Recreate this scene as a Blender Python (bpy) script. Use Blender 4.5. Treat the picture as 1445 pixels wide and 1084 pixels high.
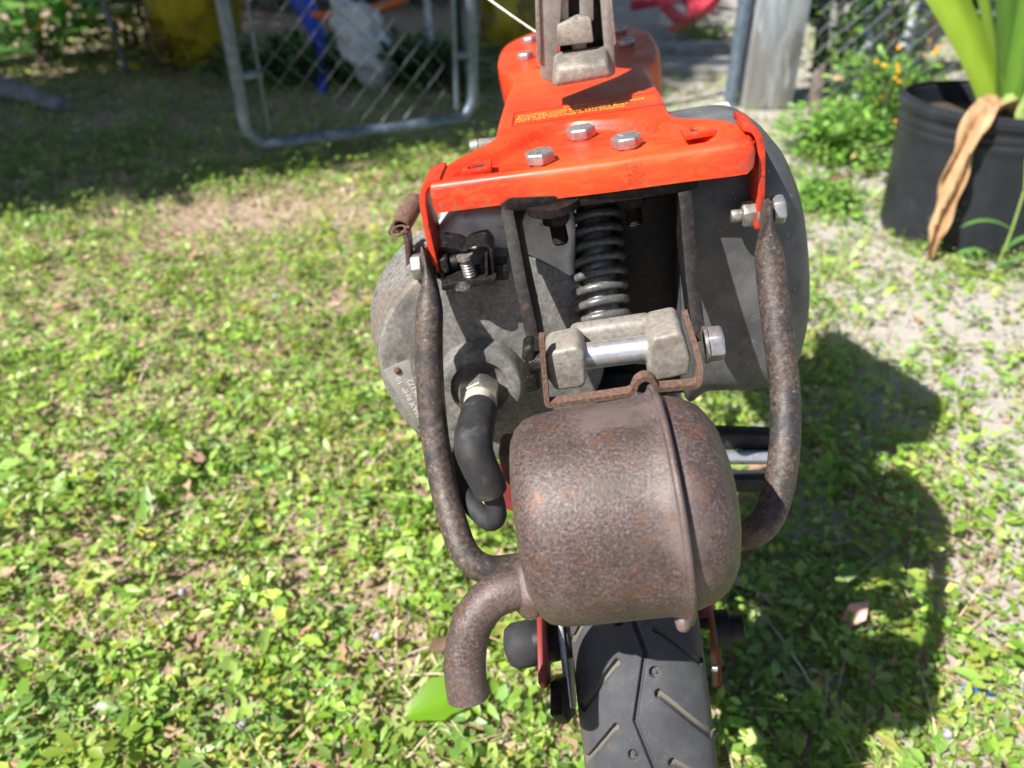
import bpy, bmesh, math, random
import numpy as np
from mathutils import Vector, Matrix, Euler

# ------------------------------------------------------------------ camera, light, exposure
R = math.radians
scene = bpy.context.scene
for o in list(bpy.data.objects):
    bpy.data.objects.remove(o)
COL = scene.collection

cam_data = bpy.data.cameras.new('camera')
cam = bpy.data.objects.new('camera', cam_data); COL.objects.link(cam)
cam.location = (0, 0, .63)
cam.rotation_euler = (R(90 - 33), 0, 0)
cam_data.sensor_width = 36.0
cam_data.lens = 27.05
cam_data.clip_start = .01
cam_data.clip_end = 400
cam_data.dof.use_dof = True
cam_data.dof.focus_distance = .352
cam_data.dof.aperture_fstop = 9.0
scene.camera = cam

SUN = Vector((.727, .522, -1.0)).normalized()          # the way the light travels
world = bpy.data.worlds.new('World'); scene.world = world; world.use_nodes = True
wn = world.node_tree.nodes; wl = world.node_tree.links
wn.clear()
sky = wn.new('ShaderNodeTexSky'); sky.sky_type = 'NISHITA'; sky.sun_disc = False
sky.sun_elevation = math.asin(-SUN.z); sky.sun_rotation = math.atan2(-SUN.x, -SUN.y)
bg = wn.new('ShaderNodeBackground'); bg.inputs[1].default_value = .05
wo = wn.new('ShaderNodeOutputWorld')
wl.new(sky.outputs[0], bg.inputs[0]); wl.new(bg.outputs[0], wo.inputs[0])
sun_data = bpy.data.lights.new('sun', 'SUN'); sun_data.energy = 5.0; sun_data.angle = R(.53)
sun_data.color = (1, .955, .88)
sun = bpy.data.objects.new('sun', sun_data); COL.objects.link(sun)
sun.rotation_euler = SUN.to_track_quat('-Z', 'Y').to_euler(); sun.location = (-2, -2, 4)
vs = scene.view_settings
vs.view_transform = 'Standard'; vs.look = 'None'; vs.exposure = .82; vs.gamma = 1
scene.cycles.use_denoising = True
scene.cycles.max_bounces = 6
scene.cycles.sample_clamp_indirect = 4

rng = random.Random(11)
nr = np.random.default_rng(5)

# ------------------------------------------------------------------ materials
MATS = {}
def ramp(nt, fac, cols, interp='LINEAR'):
    r = nt.nodes.new('ShaderNodeValToRGB'); r.color_ramp.interpolation = interp
    e = r.color_ramp.elements
    while len(e) < len(cols): e.new(.5)
    for i, (p, c) in enumerate(cols):
        e[i].position = p; e[i].color = (*c, 1) if len(c) == 3 else c
    nt.links.new(fac, r.inputs[0]); return r.outputs[0]
def noise(nt, scale, detail=4, rough=.55, vec=None, dist=0):
    n = nt.nodes.new('ShaderNodeTexNoise'); n.inputs['Scale'].default_value = scale
    n.inputs['Detail'].default_value = detail; n.inputs['Roughness'].default_value = rough
    n.inputs['Distortion'].default_value = dist
    if vec is not None: nt.links.new(vec, n.inputs['Vector'])
    return n.outputs['Fac']
def coord(nt, which='Object', scale=None):
    c = nt.nodes.new('ShaderNodeTexCoord').outputs[which]
    if scale:
        m = nt.nodes.new('ShaderNodeMapping'); m.inputs['Scale'].default_value = scale
        nt.links.new(c, m.inputs[0]); return m.outputs[0]
    return c
def mix(nt, fac, a, b, blend='MIX'):
    m = nt.nodes.new('ShaderNodeMix'); m.data_type = 'RGBA'; m.blend_type = blend
    for s, v in ((m.inputs[0], fac), (m.inputs[6], a), (m.inputs[7], b)):
        if hasattr(v, 'node'): nt.links.new(v, s)
        elif isinstance(v, (int, float)): s.default_value = v
        else: s.default_value = (*v, 1)
    return m.outputs[2]
def new_mat(name):
    m = bpy.data.materials.new(name); m.use_nodes = True
    nt = m.node_tree; b = nt.nodes['Principled BSDF']; MATS[name] = m
    return m, nt, b
def setv(nt, sock, v):
    if hasattr(v, 'node'): nt.links.new(v, sock)
    elif isinstance(v, (int, float)): sock.default_value = v
    else: sock.default_value = (*v, 1)
def bump(nt, b, h, strength, dist):
    n = nt.nodes.new('ShaderNodeBump'); n.inputs['Strength'].default_value = strength
    n.inputs['Distance'].default_value = dist
    nt.links.new(h, n.inputs['Height']); nt.links.new(n.outputs[0], b.inputs['Normal'])
def surface(name, cols, scale, rough=.6, metal=0., bstr=.3, bdist=.0005, bscale=None, spots=None, rcols=None, detail=6, co=None):
    """cols: ramp over a noise of the given scale; spots: list of (scale, lo, hi, colour, amount)"""
    m, nt, b = new_mat(name)
    v = coord(nt, 'Object', co)
    c = ramp(nt, noise(nt, scale, detail, .6, v), cols)
    for (s, lo, hi, colr, amt) in (spots or []):
        f = ramp(nt, noise(nt, s, 5, .6, v, .3), [(lo, (0, 0, 0)), (hi, (amt, amt, amt))])
        c = mix(nt, f, c, colr)
    setv(nt, b.inputs['Base Color'], c)
    if rcols: setv(nt, b.inputs['Roughness'], ramp(nt, noise(nt, scale * .7, 5, .6, v), rcols))
    else: setv(nt, b.inputs['Roughness'], rough)
    b.inputs['Metallic'].default_value = metal
    if bstr: bump(nt, b, noise(nt, bscale or scale, 6, .65, v), bstr, bdist)
    return m

surface('rust', [(.30, (.030, .022, .022)), (.44, (.072, .050, .048)), (.56, (.115, .083, .080)), (.72, (.22, .175, .17))], 850, .44, .1, 1, .00035, 700,
        spots=[(110, .56, .70, (.16, .068, .035), .7), (330, .58, .68, (.085, .035, .018), .85), (240, .63, .70, (.26, .11, .035), .8), (60, .66, .73, (.42, .15, .03), .6), (45, .46, .70, (.05, .036, .034), .8), (28, .50, .66, (.19, .15, .145), .6), (18, .56, .68, (.15, .07, .04), .6)])
surface('rust_light', [(.25, (.055, .035, .028)), (.5, (.13, .075, .055)), (.75, (.23, .13, .085))], 600, .85, 0, .7, .0005,
        spots=[(150, .55, .7, (.10, .06, .05), .8)])
surface('worn_tube', [(.30, (.022, .020, .022)), (.48, (.066, .049, .042)), (.62, (.115, .083, .068)), (.8, (.24, .20, .185))], 420, .5, .0, .6, .0004, 800,
        spots=[(55, .48, .62, (.025, .026, .032), .85), (190, .62, .70, (.02, .022, .03), .9), (700, .63, .72, (.42, .38, .36), .55)], rcols=[(.3, (.36,)*3), (.7, (.7,)*3)])
surface('cast_alloy', [(.25, (.125, .122, .118)), (.5, (.215, .208, .198)), (.75, (.33, .322, .305))], 420, .6, .2, .5, .0004, 1000,
        spots=[(34, .48, .66, (.075, .072, .07), .7), (20, .57, .70, (.25, .165, .10), .5), (90, .60, .68, (.06, .055, .05), .6), (1400, .62, .70, (.42, .41, .39), .5)])
surface('clean_alloy', [(.25, (.21, .195, .172)), (.5, (.31, .288, .255)), (.75, (.42, .39, .345))], 380, .58, .25, .6, .0004, 900,
        spots=[(60, .54, .68, (.17, .13, .095), .75), (220, .60, .70, (.12, .10, .09), .7), (35, .58, .68, (.10, .09, .08), .6)])
surface('post_alloy', [(.25, (.19, .185, .175)), (.5, (.27, .262, .245)), (.75, (.35, .34, .32))], 300, .5, .3, .35, .0003, 900,
        spots=[(50, .56, .72, (.10, .09, .085), .75)])
surface('bright_alloy', [(.25, (.40, .39, .39)), (.5, (.58, .57, .57)), (.75, (.75, .74, .74))], 90, .5, .3, .3, .0004, 600,
        spots=[(160, .6, .7, (.22, .2, .19), .6)])
surface('black_steel', [(.3, (.007, .006, .006)), (.55, (.018, .015, .014)), (.8, (.045, .037, .033))], 300, .55, .1, .5, .0004, 700,
        spots=[(80, .6, .72, (.11, .06, .04), .6)])
surface('greasy_steel', [(.3, (.008, .008, .008)), (.6, (.03, .027, .026)), (.85, (.2, .18, .17))], 500, .3, .2, .9, .0008, 500)
surface('cover_grey', [(.25, (.062, .064, .070)), (.5, (.108, .111, .119)), (.75, (.18, .18, .187))], 35, .5, .1, .25, .0003, 900,
        spots=[(420, .64, .70, (.42, .42, .42), .6), (28, .58, .7, (.24, .225, .205), .5)])
surface('rubber', [(.3, (.022, .023, .026)), (.6, (.040, .041, .046)), (.8, (.065, .066, .071))], 120, .62, 0, .25, .0002, 1500)
surface('black_plastic', [(.3, (.012, .012, .013)), (.7, (.025, .025, .028))], 200, .45, 0, .15, .0002, 900)
surface('tyre_rubber', [(.28, (.042, .044, .050)), (.55, (.066, .069, .077)), (.8, (.105, .107, .115))], 45, .66, 0, .35, .0003, 1800,
        spots=[(1200, .64, .72, (.30, .29, .27), .55), (70, .62, .75, (.15, .135, .115), .5)])
surface('zinc', [(.3, (.30, .30, .31)), (.6, (.46, .46, .475)), (.8, (.60, .60, .61))], 300, .40, .7, .35, .0003, 700,
        spots=[(250, .62, .72, (.30, .26, .24), .7)])
surface('chrome', [(.3, (.55, .57, .6)), (.7, (.78, .79, .82))], 300, .36, .8, .1, .0002,
        spots=[(120, .58, .68, (.33, .27, .2), .7)])
surface('dull_steel', [(.3, (.20, .185, .17)), (.6, (.36, .345, .32)), (.8, (.52, .5, .48))], 400, .4, .6, .5, .0003,
        spots=[(160, .6, .72, (.12, .09, .07), .6)])
surface('porcelain', [(.3, (.42, .38, .31)), (.7, (.58, .55, .48))], 100, .25, 0, 0)
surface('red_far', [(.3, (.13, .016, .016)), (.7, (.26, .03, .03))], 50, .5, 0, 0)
surface('yellow_reflector', [(.3, (.6, .3, .01)), (.7, (.75, .42, .02))], 50, .3, 0, 0)
surface('print_yellow', [(.3, (.72, .34, .05)), (.7, (.85, .56, .12))], 800, .5, 0, 0)
surface('plate_alloy', [(.3, (.24, .235, .22)), (.6, (.31, .30, .285)), (.8, (.40, .39, .37))], 160, .5, .2, .2, .0002)
surface('spring_steel', [(.3, (.08, .08, .083)), (.6, (.17, .17, .17)), (.8, (.3, .3, .3))], 400, .35, .3, .4, .0003)
surface('boot_rubber', [(.3, (.018, .018, .02)), (.6, (.035, .035, .038)), (.8, (.06, .06, .063))], 90, .6, 0, .3, .0002, 900, spots=[(60, .56, .7, (.13, .12, .11), .5)])
surface('print_grey', [(.3, (.55, .53, .5)), (.7, (.75, .73, .7))], 800, .5, .2, 0)
surface('hole_shade', [(.3, (.01, .008, .007)), (.7, (.05, .04, .035))], 600, .9, 0, .4)
surface('galvanised', [(.25, (.085, .12, .175)), (.5, (.15, .195, .265)), (.75, (.25, .30, .37))], 60, .45, .45, .15, .0003,
        spots=[(26, .64, .72, (.16, .08, .04), .8)])
surface('wire', [(.3, (.11, .125, .145)), (.7, (.21, .235, .265))], 80, .5, .5, 0)
surface('pot_plastic', [(.3, (.018, .020, .027)), (.6, (.029, .032, .042)), (.8, (.045, .049, .06))], 18, .42, 0, .2, .0006, 60,
        spots=[(30, .6, .75, (.07, .068, .066), .5)])
surface('soil', [(.3, (.04, .03, .022)), (.6, (.11, .085, .065)), (.8, (.2, .165, .13))], 120, .95, 0, .9, .004)
surface('dry_leaf', [(.3, (.30, .17, .08)), (.55, (.52, .33, .18)), (.8, (.70, .50, .31))], 55, .75, 0, .5, .002, 90, co=(1, 1, .25))
surface('weathered_wood', [(.3, (.16, .15, .15)), (.6, (.30, .29, .30)), (.8, (.45, .44, .45))], 30, .8, 0, .6, .004, co=(1, .2, 1))
surface('concrete', [(.3, (.23, .225, .22)), (.6, (.36, .35, .34)), (.8, (.52, .50, .48))], 22, .9, 0, .5, .004,
        spots=[(9, .55, .7, (.14, .14, .13), .6)])
surface('painted_post', [(.3, (.13, .13, .14)), (.5, (.30, .33, .38)), (.75, (.58, .60, .64))], 26, .75, 0, .6, .004, co=(1, 1, .22),
        spots=[(7, .52, .62, (.20, .18, .16), .75), (40, .6, .7, (.68, .69, .72), .7)])
surface('pale_pipe', [(.3, (.42, .47, .50)), (.6, (.58, .63, .67)), (.8, (.72, .74, .76))], 30, .5, 0, .2, .001, spots=[(20, .6, .7, (.3, .25, .2), .6)])
surface('yellow_plastic', [(.3, (.36, .29, .015)), (.6, (.56, .46, .025)), (.8, (.68, .58, .06))], 9, .42, 0, 0, spots=[(11, .5, .64, (.14, .11, .035), .85)])
surface('blue_plastic', [(.3, (.01, .06, .5)), (.7, (.03, .14, .75))], 12, .4, 0, 0)
surface('orange_plastic', [(.3, (.70, .13, .02)), (.7, (.85, .22, .05))], 12, .45, 0, 0)
surface('red_plastic', [(.3, (.45, .03, .05)), (.55, (.62, .06, .10)), (.8, (.72, .16, .22))], 9, .5, 0, 0)
surface('white_bag', [(.3, (.55, .60, .66)), (.7, (.8, .83, .87))], 14, .45, 0, .8, .03, 14)
surface('bark', [(.3, (.07, .055, .045)), (.6, (.16, .13, .11)), (.8, (.26, .23, .2))], 20, .9, 0, .8, .01, co=(1, 1, .3))
surface('beige_top', [(.3, (.42, .39, .32)), (.6, (.62, .58, .50)), (.8, (.75, .72, .65))], 90, .7, 0, .5, .0006, 300, spots=[(60, .58, .7, (.25, .22, .18), .6)])
surface('blue_bit', [(.3, (.02, .1, .5)), (.7, (.04, .2, .7))], 40, .4, 0, 0)

def math_(op, a, bb, nt):
    n = nt.nodes.new('ShaderNodeMath'); n.operation = op
    for s, q in ((n.inputs[0], a), (n.inputs[1], bb)):
        if hasattr(q, 'node'): nt.links.new(q, s)
        else: s.default_value = q
    return n.outputs[0]
nt = MATS['tyre_rubber'].node_tree; b = nt.nodes['Principled BSDF']
at_ = nt.nodes.new('ShaderNodeAttribute'); at_.attribute_name = 'tint'
old = b.inputs['Base Color'].links[0].from_socket
setv(nt, b.inputs['Base Color'], mix(nt, at_.outputs['Fac'], old, (.17, .155, .13)))
for k_, q_ in (('black_steel', .2), ('greasy_steel', .3), ('rubber', .25), ('black_plastic', .25), ('boot_rubber', .25), ('cover_grey', .3), ('tyre_rubber', .25), ('pot_plastic', .3), ('cast_alloy', .3), ('soil', .1)):
    MATS[k_].node_tree.nodes['Principled BSDF'].inputs['Specular IOR Level'].default_value = q_
# red frame paint: faded to orange in patches, brushed scratches, chipped to bare metal in specks
m, nt, b = new_mat('red_paint')
v = coord(nt)
c = ramp(nt, noise(nt, 16, 3, .5, v), [(.30, (.62, .028, .009)), (.50, (.68, .05, .012)), (.75, (.74, .11, .022))])
sv = coord(nt, 'Object', (.25, 3, 1))
c = mix(nt, ramp(nt, noise(nt, 330, 3, .5, sv, 0), [(.5, (0,)*3), (.72, (.40,)*3)]), c, (.82, .16, .04))
c = mix(nt, ramp(nt, noise(nt, 95, 6, .7, v, .5), [(.69, (0,)*3), (.71, (.85,)*3)]), c, (.16, .035, .02))
vm = nt.nodes.new('ShaderNodeVectorMath'); vm.operation = 'DISTANCE'; vm.inputs[1].default_value = (0.0258,-0.0060,0.5180); nt.links.new(v, vm.inputs[0])
pt_ = nt.nodes.new('ShaderNodeNewGeometry').outputs['Pointiness']
chip = math_('MULTIPLY', ramp(nt, pt_, [(.53, (0,)*3), (.60, (1,)*3)]), ramp(nt, noise(nt, 260, 6, .7, v), [(.56, (0,)*3), (.60, (.9,)*3)]), nt)
c = mix(nt, chip, c, (.22, .13, .09))
rub = math_('MULTIPLY', ramp(nt, vm.outputs['Value'], [(.004, (1,)*3), (.013, (0,)*3)]), ramp(nt, noise(nt, 700, 4, .6, v), [(.50, (0,)*3), (.60, (.5,)*3)]), nt)
c = mix(nt, rub, c, (.05, .025, .02))
setv(nt, b.inputs['Base Color'], c)
setv(nt, b.inputs['Roughness'], ramp(nt, noise(nt, 60, 5, .6, v), [(.3, (.26,)*3), (.7, (.5,)*3)]))
bump(nt, b, noise(nt, 140, 5, .6, sv), .12, .0004)
# the same paint, blackened and chipped, on the two ears
surface('red_worn', [(.30, (.02, .014, .012)), (.36, (.35, .03, .012)), (.6, (.70, .05, .016)), (.8, (.78, .09, .02))], 110, .45, 0, .3, .0004,
        spots=[(260, .62, .68, (.03, .02, .018), .9)])

# leaves: colour per leaf from an attribute
def leaf_mat(name, rough=.5, trans=.35, vein=0):
    m, nt, b = new_mat(name)
    a = nt.nodes.new('ShaderNodeAttribute'); a.attribute_name = 'tint'
    setv(nt, b.inputs['Base Color'], a.outputs['Color']); b.inputs['Roughness'].default_value = rough
    out = nt.nodes['Material Output']
    tr = nt.nodes.new('ShaderNodeBsdfTranslucent'); nt.links.new(a.outputs['Color'], tr.inputs['Color'])
    mx = nt.nodes.new('ShaderNodeMixShader'); mx.inputs[0].default_value = trans
    nt.links.new(b.outputs[0], mx.inputs[1]); nt.links.new(tr.outputs[0], mx.inputs[2])
    nt.links.new(mx.outputs[0], out.inputs['Surface'])
    return m
leaf_mat('leaf', .38, .35); leaf_mat('litter', .8, .1); leaf_mat('strap_leaf', .35, .3)

# ground: dark soil, straw-coloured litter, pale sand towards the right and the far gap
m, nt, b = new_mat('ground_soil')
v = coord(nt)
c = ramp(nt, noise(nt, 60, 8, .7, v), [(.28, (.10, .07, .05)), (.44, (.30, .215, .155)), (.58, (.46, .35, .27)), (.76, (.62, .50, .40))])
sep = nt.nodes.new('ShaderNodeSeparateXYZ'); nt.links.new(v, sep.inputs[0])
gx = math_('MULTIPLY', math_('SUBTRACT', sep.outputs[0], .28, nt), 2.6, nt)
nn = math_('MULTIPLY', math_('SUBTRACT', noise(nt, 5, 6, .65, v), .42, nt), 4.2, nt)
f = math_('ADD', gx, nn, nt)
sandc = ramp(nt, noise(nt, 140, 6, .7, v), [(.3, (.33, .295, .275)), (.5, (.43, .39, .37)), (.8, (.52, .48, .46))])
c = mix(nt, ramp(nt, f, [(.25, (0,)*3), (.7, (1,)*3)]), c, sandc)
setv(nt, b.inputs['Base Color'], c); b.inputs['Roughness'].default_value = .95
bump(nt, b, noise(nt, 70, 7, .7, v), .45, .005)

# ------------------------------------------------------------------ mesh helpers
class MB:
    def __init__(s): s.v = []; s.f = []
    def add(s, vs_, fs):
        o = len(s.v); s.v += [tuple(p) for p in vs_]; s.f += [tuple(i + o for i in q) for q in fs]; return s
    def build(s, name, mat, parent=None, smooth=40, bevel=0, seg=2):
        me = bpy.data.meshes.new(name); me.from_pydata(s.v, [], s.f); me.update()
        if bevel or smooth:
            bm = bmesh.new(); bm.from_mesh(me)
            bmesh.ops.recalc_face_normals(bm, faces=bm.faces)
            if bevel:
                es = [e for e in bm.edges if len(e.link_faces) == 2 and e.calc_face_angle(0) > R(28)]
                bmesh.ops.bevel(bm, geom=es, offset=bevel, segments=seg, affect='EDGES', profile=.5, clamp_overlap=True)
            bm.to_mesh(me); bm.free()
        if smooth:
            me.shade_smooth(); me.set_sharp_from_angle(angle=R(smooth))
        if mat: me.materials.append(MATS[mat])
        o = bpy.data.objects.new(name, me); COL.objects.link(o)
        if parent is not None: o.parent = parent
        return o

def V(p): return Vector(p)
def frame_of(axis):
    a = V(axis).normalized(); h = Vector((0, 0, 1)) if abs(a.z) < .9 else Vector((1, 0, 0))
    x = h.cross(a).normalized(); return x, a.cross(x), a
def catmull(pts, sub):
    P = [V(p) for p in pts]; out = []
    for i in range(len(P) - 1):
        p0 = P[max(i-1, 0)]; p1 = P[i]; p2 = P[i+1]; p3 = P[min(i+2, len(P)-1)]
        for k in range(sub):
            t = k / sub
            out.append(.5 * ((2*p1) + (-p0+p2)*t + (2*p0-5*p1+4*p2-p3)*t*t + (-p0+3*p1-3*p2+p3)*t**3))
    out.append(P[-1]); return out
def lerp_list(r, n):
    m = len(r) - 1; o = []
    for i in range(n):
        q = i / (n - 1) * m; k = min(int(q), m - 1); t = q - k; o.append(r[k]*(1-t) + r[k+1]*t)
    return o
def tube(mb, pts, r, n=16, sub=6, cap=True, flat=None):
    """r: radius or a list; flat: list of (side scale, depth scale) pairs"""
    P = catmull(pts, sub) if sub > 1 else [V(p) for p in pts]
    rs = [r]*len(P) if not isinstance(r, (list, tuple)) else lerp_list(list(r), len(P))
    fl = [(1, 1)]*len(P) if flat is None else list(zip(lerp_list([a for a, _ in flat], len(P)), lerp_list([q for _, q in flat], len(P))))
    t = (P[1]-P[0]).normalized()
    x = Vector((1, 0, 0)); x = (x - t*x.dot(t))
    if x.length < .2: x = Vector((0, 1, 0)) - t*t.y
    x.normalize(); vs_ = []; fs = []
    for i, p in enumerate(P):
        t = (P[min(i+1, len(P)-1)] - P[max(i-1, 0)]).normalized()
        x = (x - t*x.dot(t)).normalized(); y = t.cross(x)
        for k in range(n):
            a = 2*math.pi*k/n
            vs_.append(p + (x*math.cos(a)*fl[i][0] + y*math.sin(a)*fl[i][1])*rs[i])
    for i in range(len(P)-1):
        for k in range(n):
            fs.append((i*n+k, i*n+(k+1) % n, (i+1)*n+(k+1) % n, (i+1)*n+k))
    if cap:
        fs.append(tuple(range(n))[::-1]); fs.append(tuple((len(P)-1)*n+k for k in range(n)))
    return mb.add(vs_, fs)
def lathe(mb, prof, c=(0, 0, 0), axis=(0, 0, 1), n=40, wob=None, cap=True):
    x, y, a = frame_of(axis); c = V(c); vs_ = []; fs = []
    for i, (h, r) in enumerate(prof):
        for k in range(n):
            q = 2*math.pi*k/n; rr = max(r, 1e-5)*(1 if wob is None else wob(q, h))
            vs_.append(c + a*h + (x*math.cos(q) + y*math.sin(q))*rr)
    for i in range(len(prof)-1):
        for k in range(n):
            fs.append((i*n+k, i*n+(k+1) % n, (i+1)*n+(k+1) % n, (i+1)*n+k))
    if cap and prof[0][1] > 1e-4: fs.append(tuple(range(n))[::-1])
    if cap and prof[-1][1] > 1e-4: fs.append(tuple((len(prof)-1)*n+k for k in range(n)))
    return mb.add(vs_, fs)
def box(mb, c, s, rot=None):
    c = V(c); M = rot or Matrix.Identity(3)
    vs_ = [c + M @ Vector((i*s[0]/2, j*s[1]/2, k*s[2]/2)) for i in (-1, 1) for j in (-1, 1) for k in (-1, 1)]
    return mb.add(vs_, [(0, 1, 3, 2), (4, 6, 7, 5), (0, 4, 5, 1), (2, 3, 7, 6), (0, 2, 6, 4), (1, 5, 7, 3)])
def prism(mb, poly, d):
    """poly: 3-D outline, d: extrusion vector"""
    n = len(poly); d = V(d)
    return mb.add([V(p) for p in poly] + [V(p)+d for p in poly],
                  [tuple(range(n))[::-1], tuple(range(n, 2*n))] + [(i, (i+1) % n, n+(i+1) % n, n+i) for i in range(n)])
def hexa(mb, c, axis, af, h, spin=0, cham=.88):
    x, y, a = frame_of(axis); c = V(c); r = af/math.sqrt(3); vs_ = []; fs = []
    for (hh, rr) in ((0, r), (h*.84, r), (h, r*cham)):
        for k in range(6):
            q = math.pi/3*k + spin; vs_.append(c + a*hh + (x*math.cos(q)+y*math.sin(q))*rr)
    fs = [tuple(range(6))[::-1], tuple(range(12, 18))]
    for i in range(2):
        for k in range(6): fs.append((i*6+k, i*6+(k+1) % 6, i*6+6+(k+1) % 6, i*6+6+k))
    return mb.add(vs_, fs)
def thread(mb, c, axis, r, length, pitch=.0011):
    prof = []; n = int(length/pitch)
    for i in range(n):
        prof += [(i*pitch, r*.84), (i*pitch+pitch*.5, r)]
    prof += [(length, r*.84), (length+.0003, r*.5)]
    return lathe(mb, prof, c, axis, 18)
def ribbon(mb, pts, w, th, sub=4, yoff=0):
    """flat bar following pts in the x-z plane, w wide along y, th thick"""
    P = catmull(pts, sub) if sub > 1 else [V(p) for p in pts]
    vs_ = []; fs = []
    for i, p in enumerate(P):
        t = (P[min(i+1, len(P)-1)] - P[max(i-1, 0)]); t.y = 0; t.normalize()
        nrm = Vector((t.z, 0, -t.x))
        for (q, s) in ((0, -1), (w, -1), (w, 1), (0, 1)):
            vs_.append(p + Vector((0, q+yoff, 0)) + nrm*s*th/2)
    for i in range(len(P)-1):
        for k in range(4): fs.append((i*4+k, i*4+(k+1) % 4, i*4+4+(k+1) % 4, i*4+4+k))
    fs += [(0, 1, 2, 3), tuple((len(P)-1)*4+k for k in (3, 2, 1, 0))]
    return mb.add(vs_, fs)
def round_corners(pts, r, n=4):
    P = [V(p) for p in pts]; out = [P[0]]
    for i in range(1, len(P)-1):
        a = (P[i-1]-P[i]); c = (P[i+1]-P[i]); q = min(r, a.length*.45, c.length*.45)
        s = P[i]+a.normalized()*q; e = P[i]+c.normalized()*q
        for k in range(n+1):
            t = k/n; out.append(s*(1-t)**2 + P[i]*2*t*(1-t) + e*t*t)
    out.append(P[-1]); return out
def empty(name, loc=(0, 0, 0), rot=(0, 0, 0)):
    o = bpy.data.objects.new(name, None); COL.objects.link(o); o.location = loc; o.rotation_euler = rot
    o.empty_display_size = .05; return o
def tag(o, label, cat, group=None):
    o['label'] = label; o['category'] = cat
    if group: o['group'] = group
    return o
def setting(o, kind='structure', label=None):
    o['kind'] = kind
    if label: o['label'] = label
    return o
def text_mesh(name, lines, size, mat, parent, loc, rot, th=.0001, spacing=1.15, align='LEFT'):
    cu = bpy.data.curves.new(name, 'FONT'); cu.body = '\n'.join(lines); cu.size = size; cu.extrude = th
    cu.space_line = spacing; cu.align_x = align
    t = bpy.data.objects.new(name, cu); COL.objects.link(t)
    dg = bpy.context.evaluated_depsgraph_get()
    me = bpy.data.meshes.new_from_object(t.evaluated_get(dg)); bpy.data.objects.remove(t)
    me.name = name; me.materials.clear(); me.materials.append(MATS[mat])
    o = bpy.data.objects.new(name, me); COL.objects.link(o); o.parent = parent
    o.location = loc; o.rotation_euler = rot; return o

# value noise for scattering
def vnoise(x, y, seed=0):
    g = np.random.default_rng(seed).random((64, 64))
    xi = np.floor(x).astype(int); yi = np.floor(y).astype(int); fx = x-xi; fy = y-yi
    fx = fx*fx*(3-2*fx); fy = fy*fy*(3-2*fy)
    q = lambda i, j: g[i % 64, j % 64]
    return (q(xi, yi)*(1-fx)+q(xi+1, yi)*fx)*(1-fy) + (q(xi, yi+1)*(1-fx)+q(xi+1, yi+1)*fx)*fy
def fbm(x, y, seed=0):
    return (vnoise(x, y, seed)*.5 + vnoise(x*2.1, y*2.1, seed+1)*.3 + vnoise(x*4.3, y*4.3, seed+2)*.2)

def leaf_mesh(name, pos, direc, up, length, width, tint, mat, parent=None, fold=.25, droop=.15, shape=(.55, 1, .75), lite=False):
    """many leaves as one mesh: each is two halves folded on the midrib, 8 points, 6 faces"""
    n = len(pos)
    d = direc/np.linalg.norm(direc, axis=1, keepdims=True)
    s = np.cross(d, up); s /= np.linalg.norm(s, axis=1, keepdims=True)+1e-9
    u = np.cross(s, d); Lh = length[:, None]; w = width[:, None]*.5
    def pt(t, side, lift): return pos + d*Lh*t + s*w*side + u*(Lh*lift)
    fo = fold*w/Lh
    vts = [pt(0, 0, 0), pt(.25, shape[0], -.25*droop*.3)+u*w*fold, pt(.25, 0, -.25*droop*.3), pt(.25, -shape[0], -.25*droop*.3)+u*w*fold,
           pt(.6, shape[1]*.92, -droop*.4)+u*w*fold, pt(.6, 0, -droop*.4), pt(.6, -shape[1]*.92, -droop*.4)+u*w*fold, pt(1, 0, -droop)]
    if lite:
        co = np.stack([vts[0], pt(.45, 1, -droop*.3)+u*w*fold, pt(.45, -1, -droop*.3)+u*w*fold, vts[7], pt(.45, 0, -droop*.3)], 1).reshape(-1, 3)
        f = (np.array([[0, 1, 4], [0, 4, 2], [1, 3, 4], [4, 3, 2]])[None] + (np.arange(n)*5)[:, None, None]).reshape(-1, 3)
        return raw_mesh(name, co, f, np.repeat(tint, 5, 0), mat, parent)
    co = np.stack(vts, 1).reshape(-1, 3)
    tris = np.array([[0, 1, 2], [0, 2, 3], [1, 4, 5], [1, 5, 2], [2, 5, 6], [2, 6, 3], [4, 7, 5], [5, 7, 6]])
    f = (tris[None] + (np.arange(n)*8)[:, None, None]).reshape(-1, 3)
    return raw_mesh(name, co, f, np.repeat(tint, 8, 0), mat, parent)
def raw_mesh(name, co, f, tint, mat, parent=None):
    me = bpy.data.meshes.new(name); me.vertices.add(len(co)); me.vertices.foreach_set('co', co.astype(np.float32).ravel())
    k = f.shape[1]
    me.loops.add(f.size); me.loops.foreach_set('vertex_index', f.astype(np.int32).ravel())
    me.polygons.add(len(f)); me.polygons.foreach_set('loop_start', np.arange(0, f.size, k, dtype=np.int32))
    me.polygons.foreach_set('loop_total', np.full(len(f), k, dtype=np.int32))
    me.update(calc_edges=True)
    at = me.color_attributes.new('tint', 'FLOAT_COLOR', 'POINT')
    at.data.foreach_set('color', np.concatenate([tint, np.ones((len(tint), 1))], 1).astype(np.float32).ravel())
    me.materials.append(MATS[mat]); me.shade_smooth()
    o = bpy.data.objects.new(name, me); COL.objects.link(o)
    if parent is not None: o.parent = parent
    return o
def pick(cols, n, jit=.18):
    c = np.array(cols)[nr.integers(0, len(cols), n)]
    return np.clip(c*(1+nr.normal(0, jit, (n, 1)))*(1+nr.normal(0, .06, (n, 3))), .003, .95)
GREENS = [(.21, .36, .045), (.27, .44, .07), (.34, .51, .11), (.39, .54, .10), (.21, .37, .09), (.47, .60, .20)]

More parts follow.
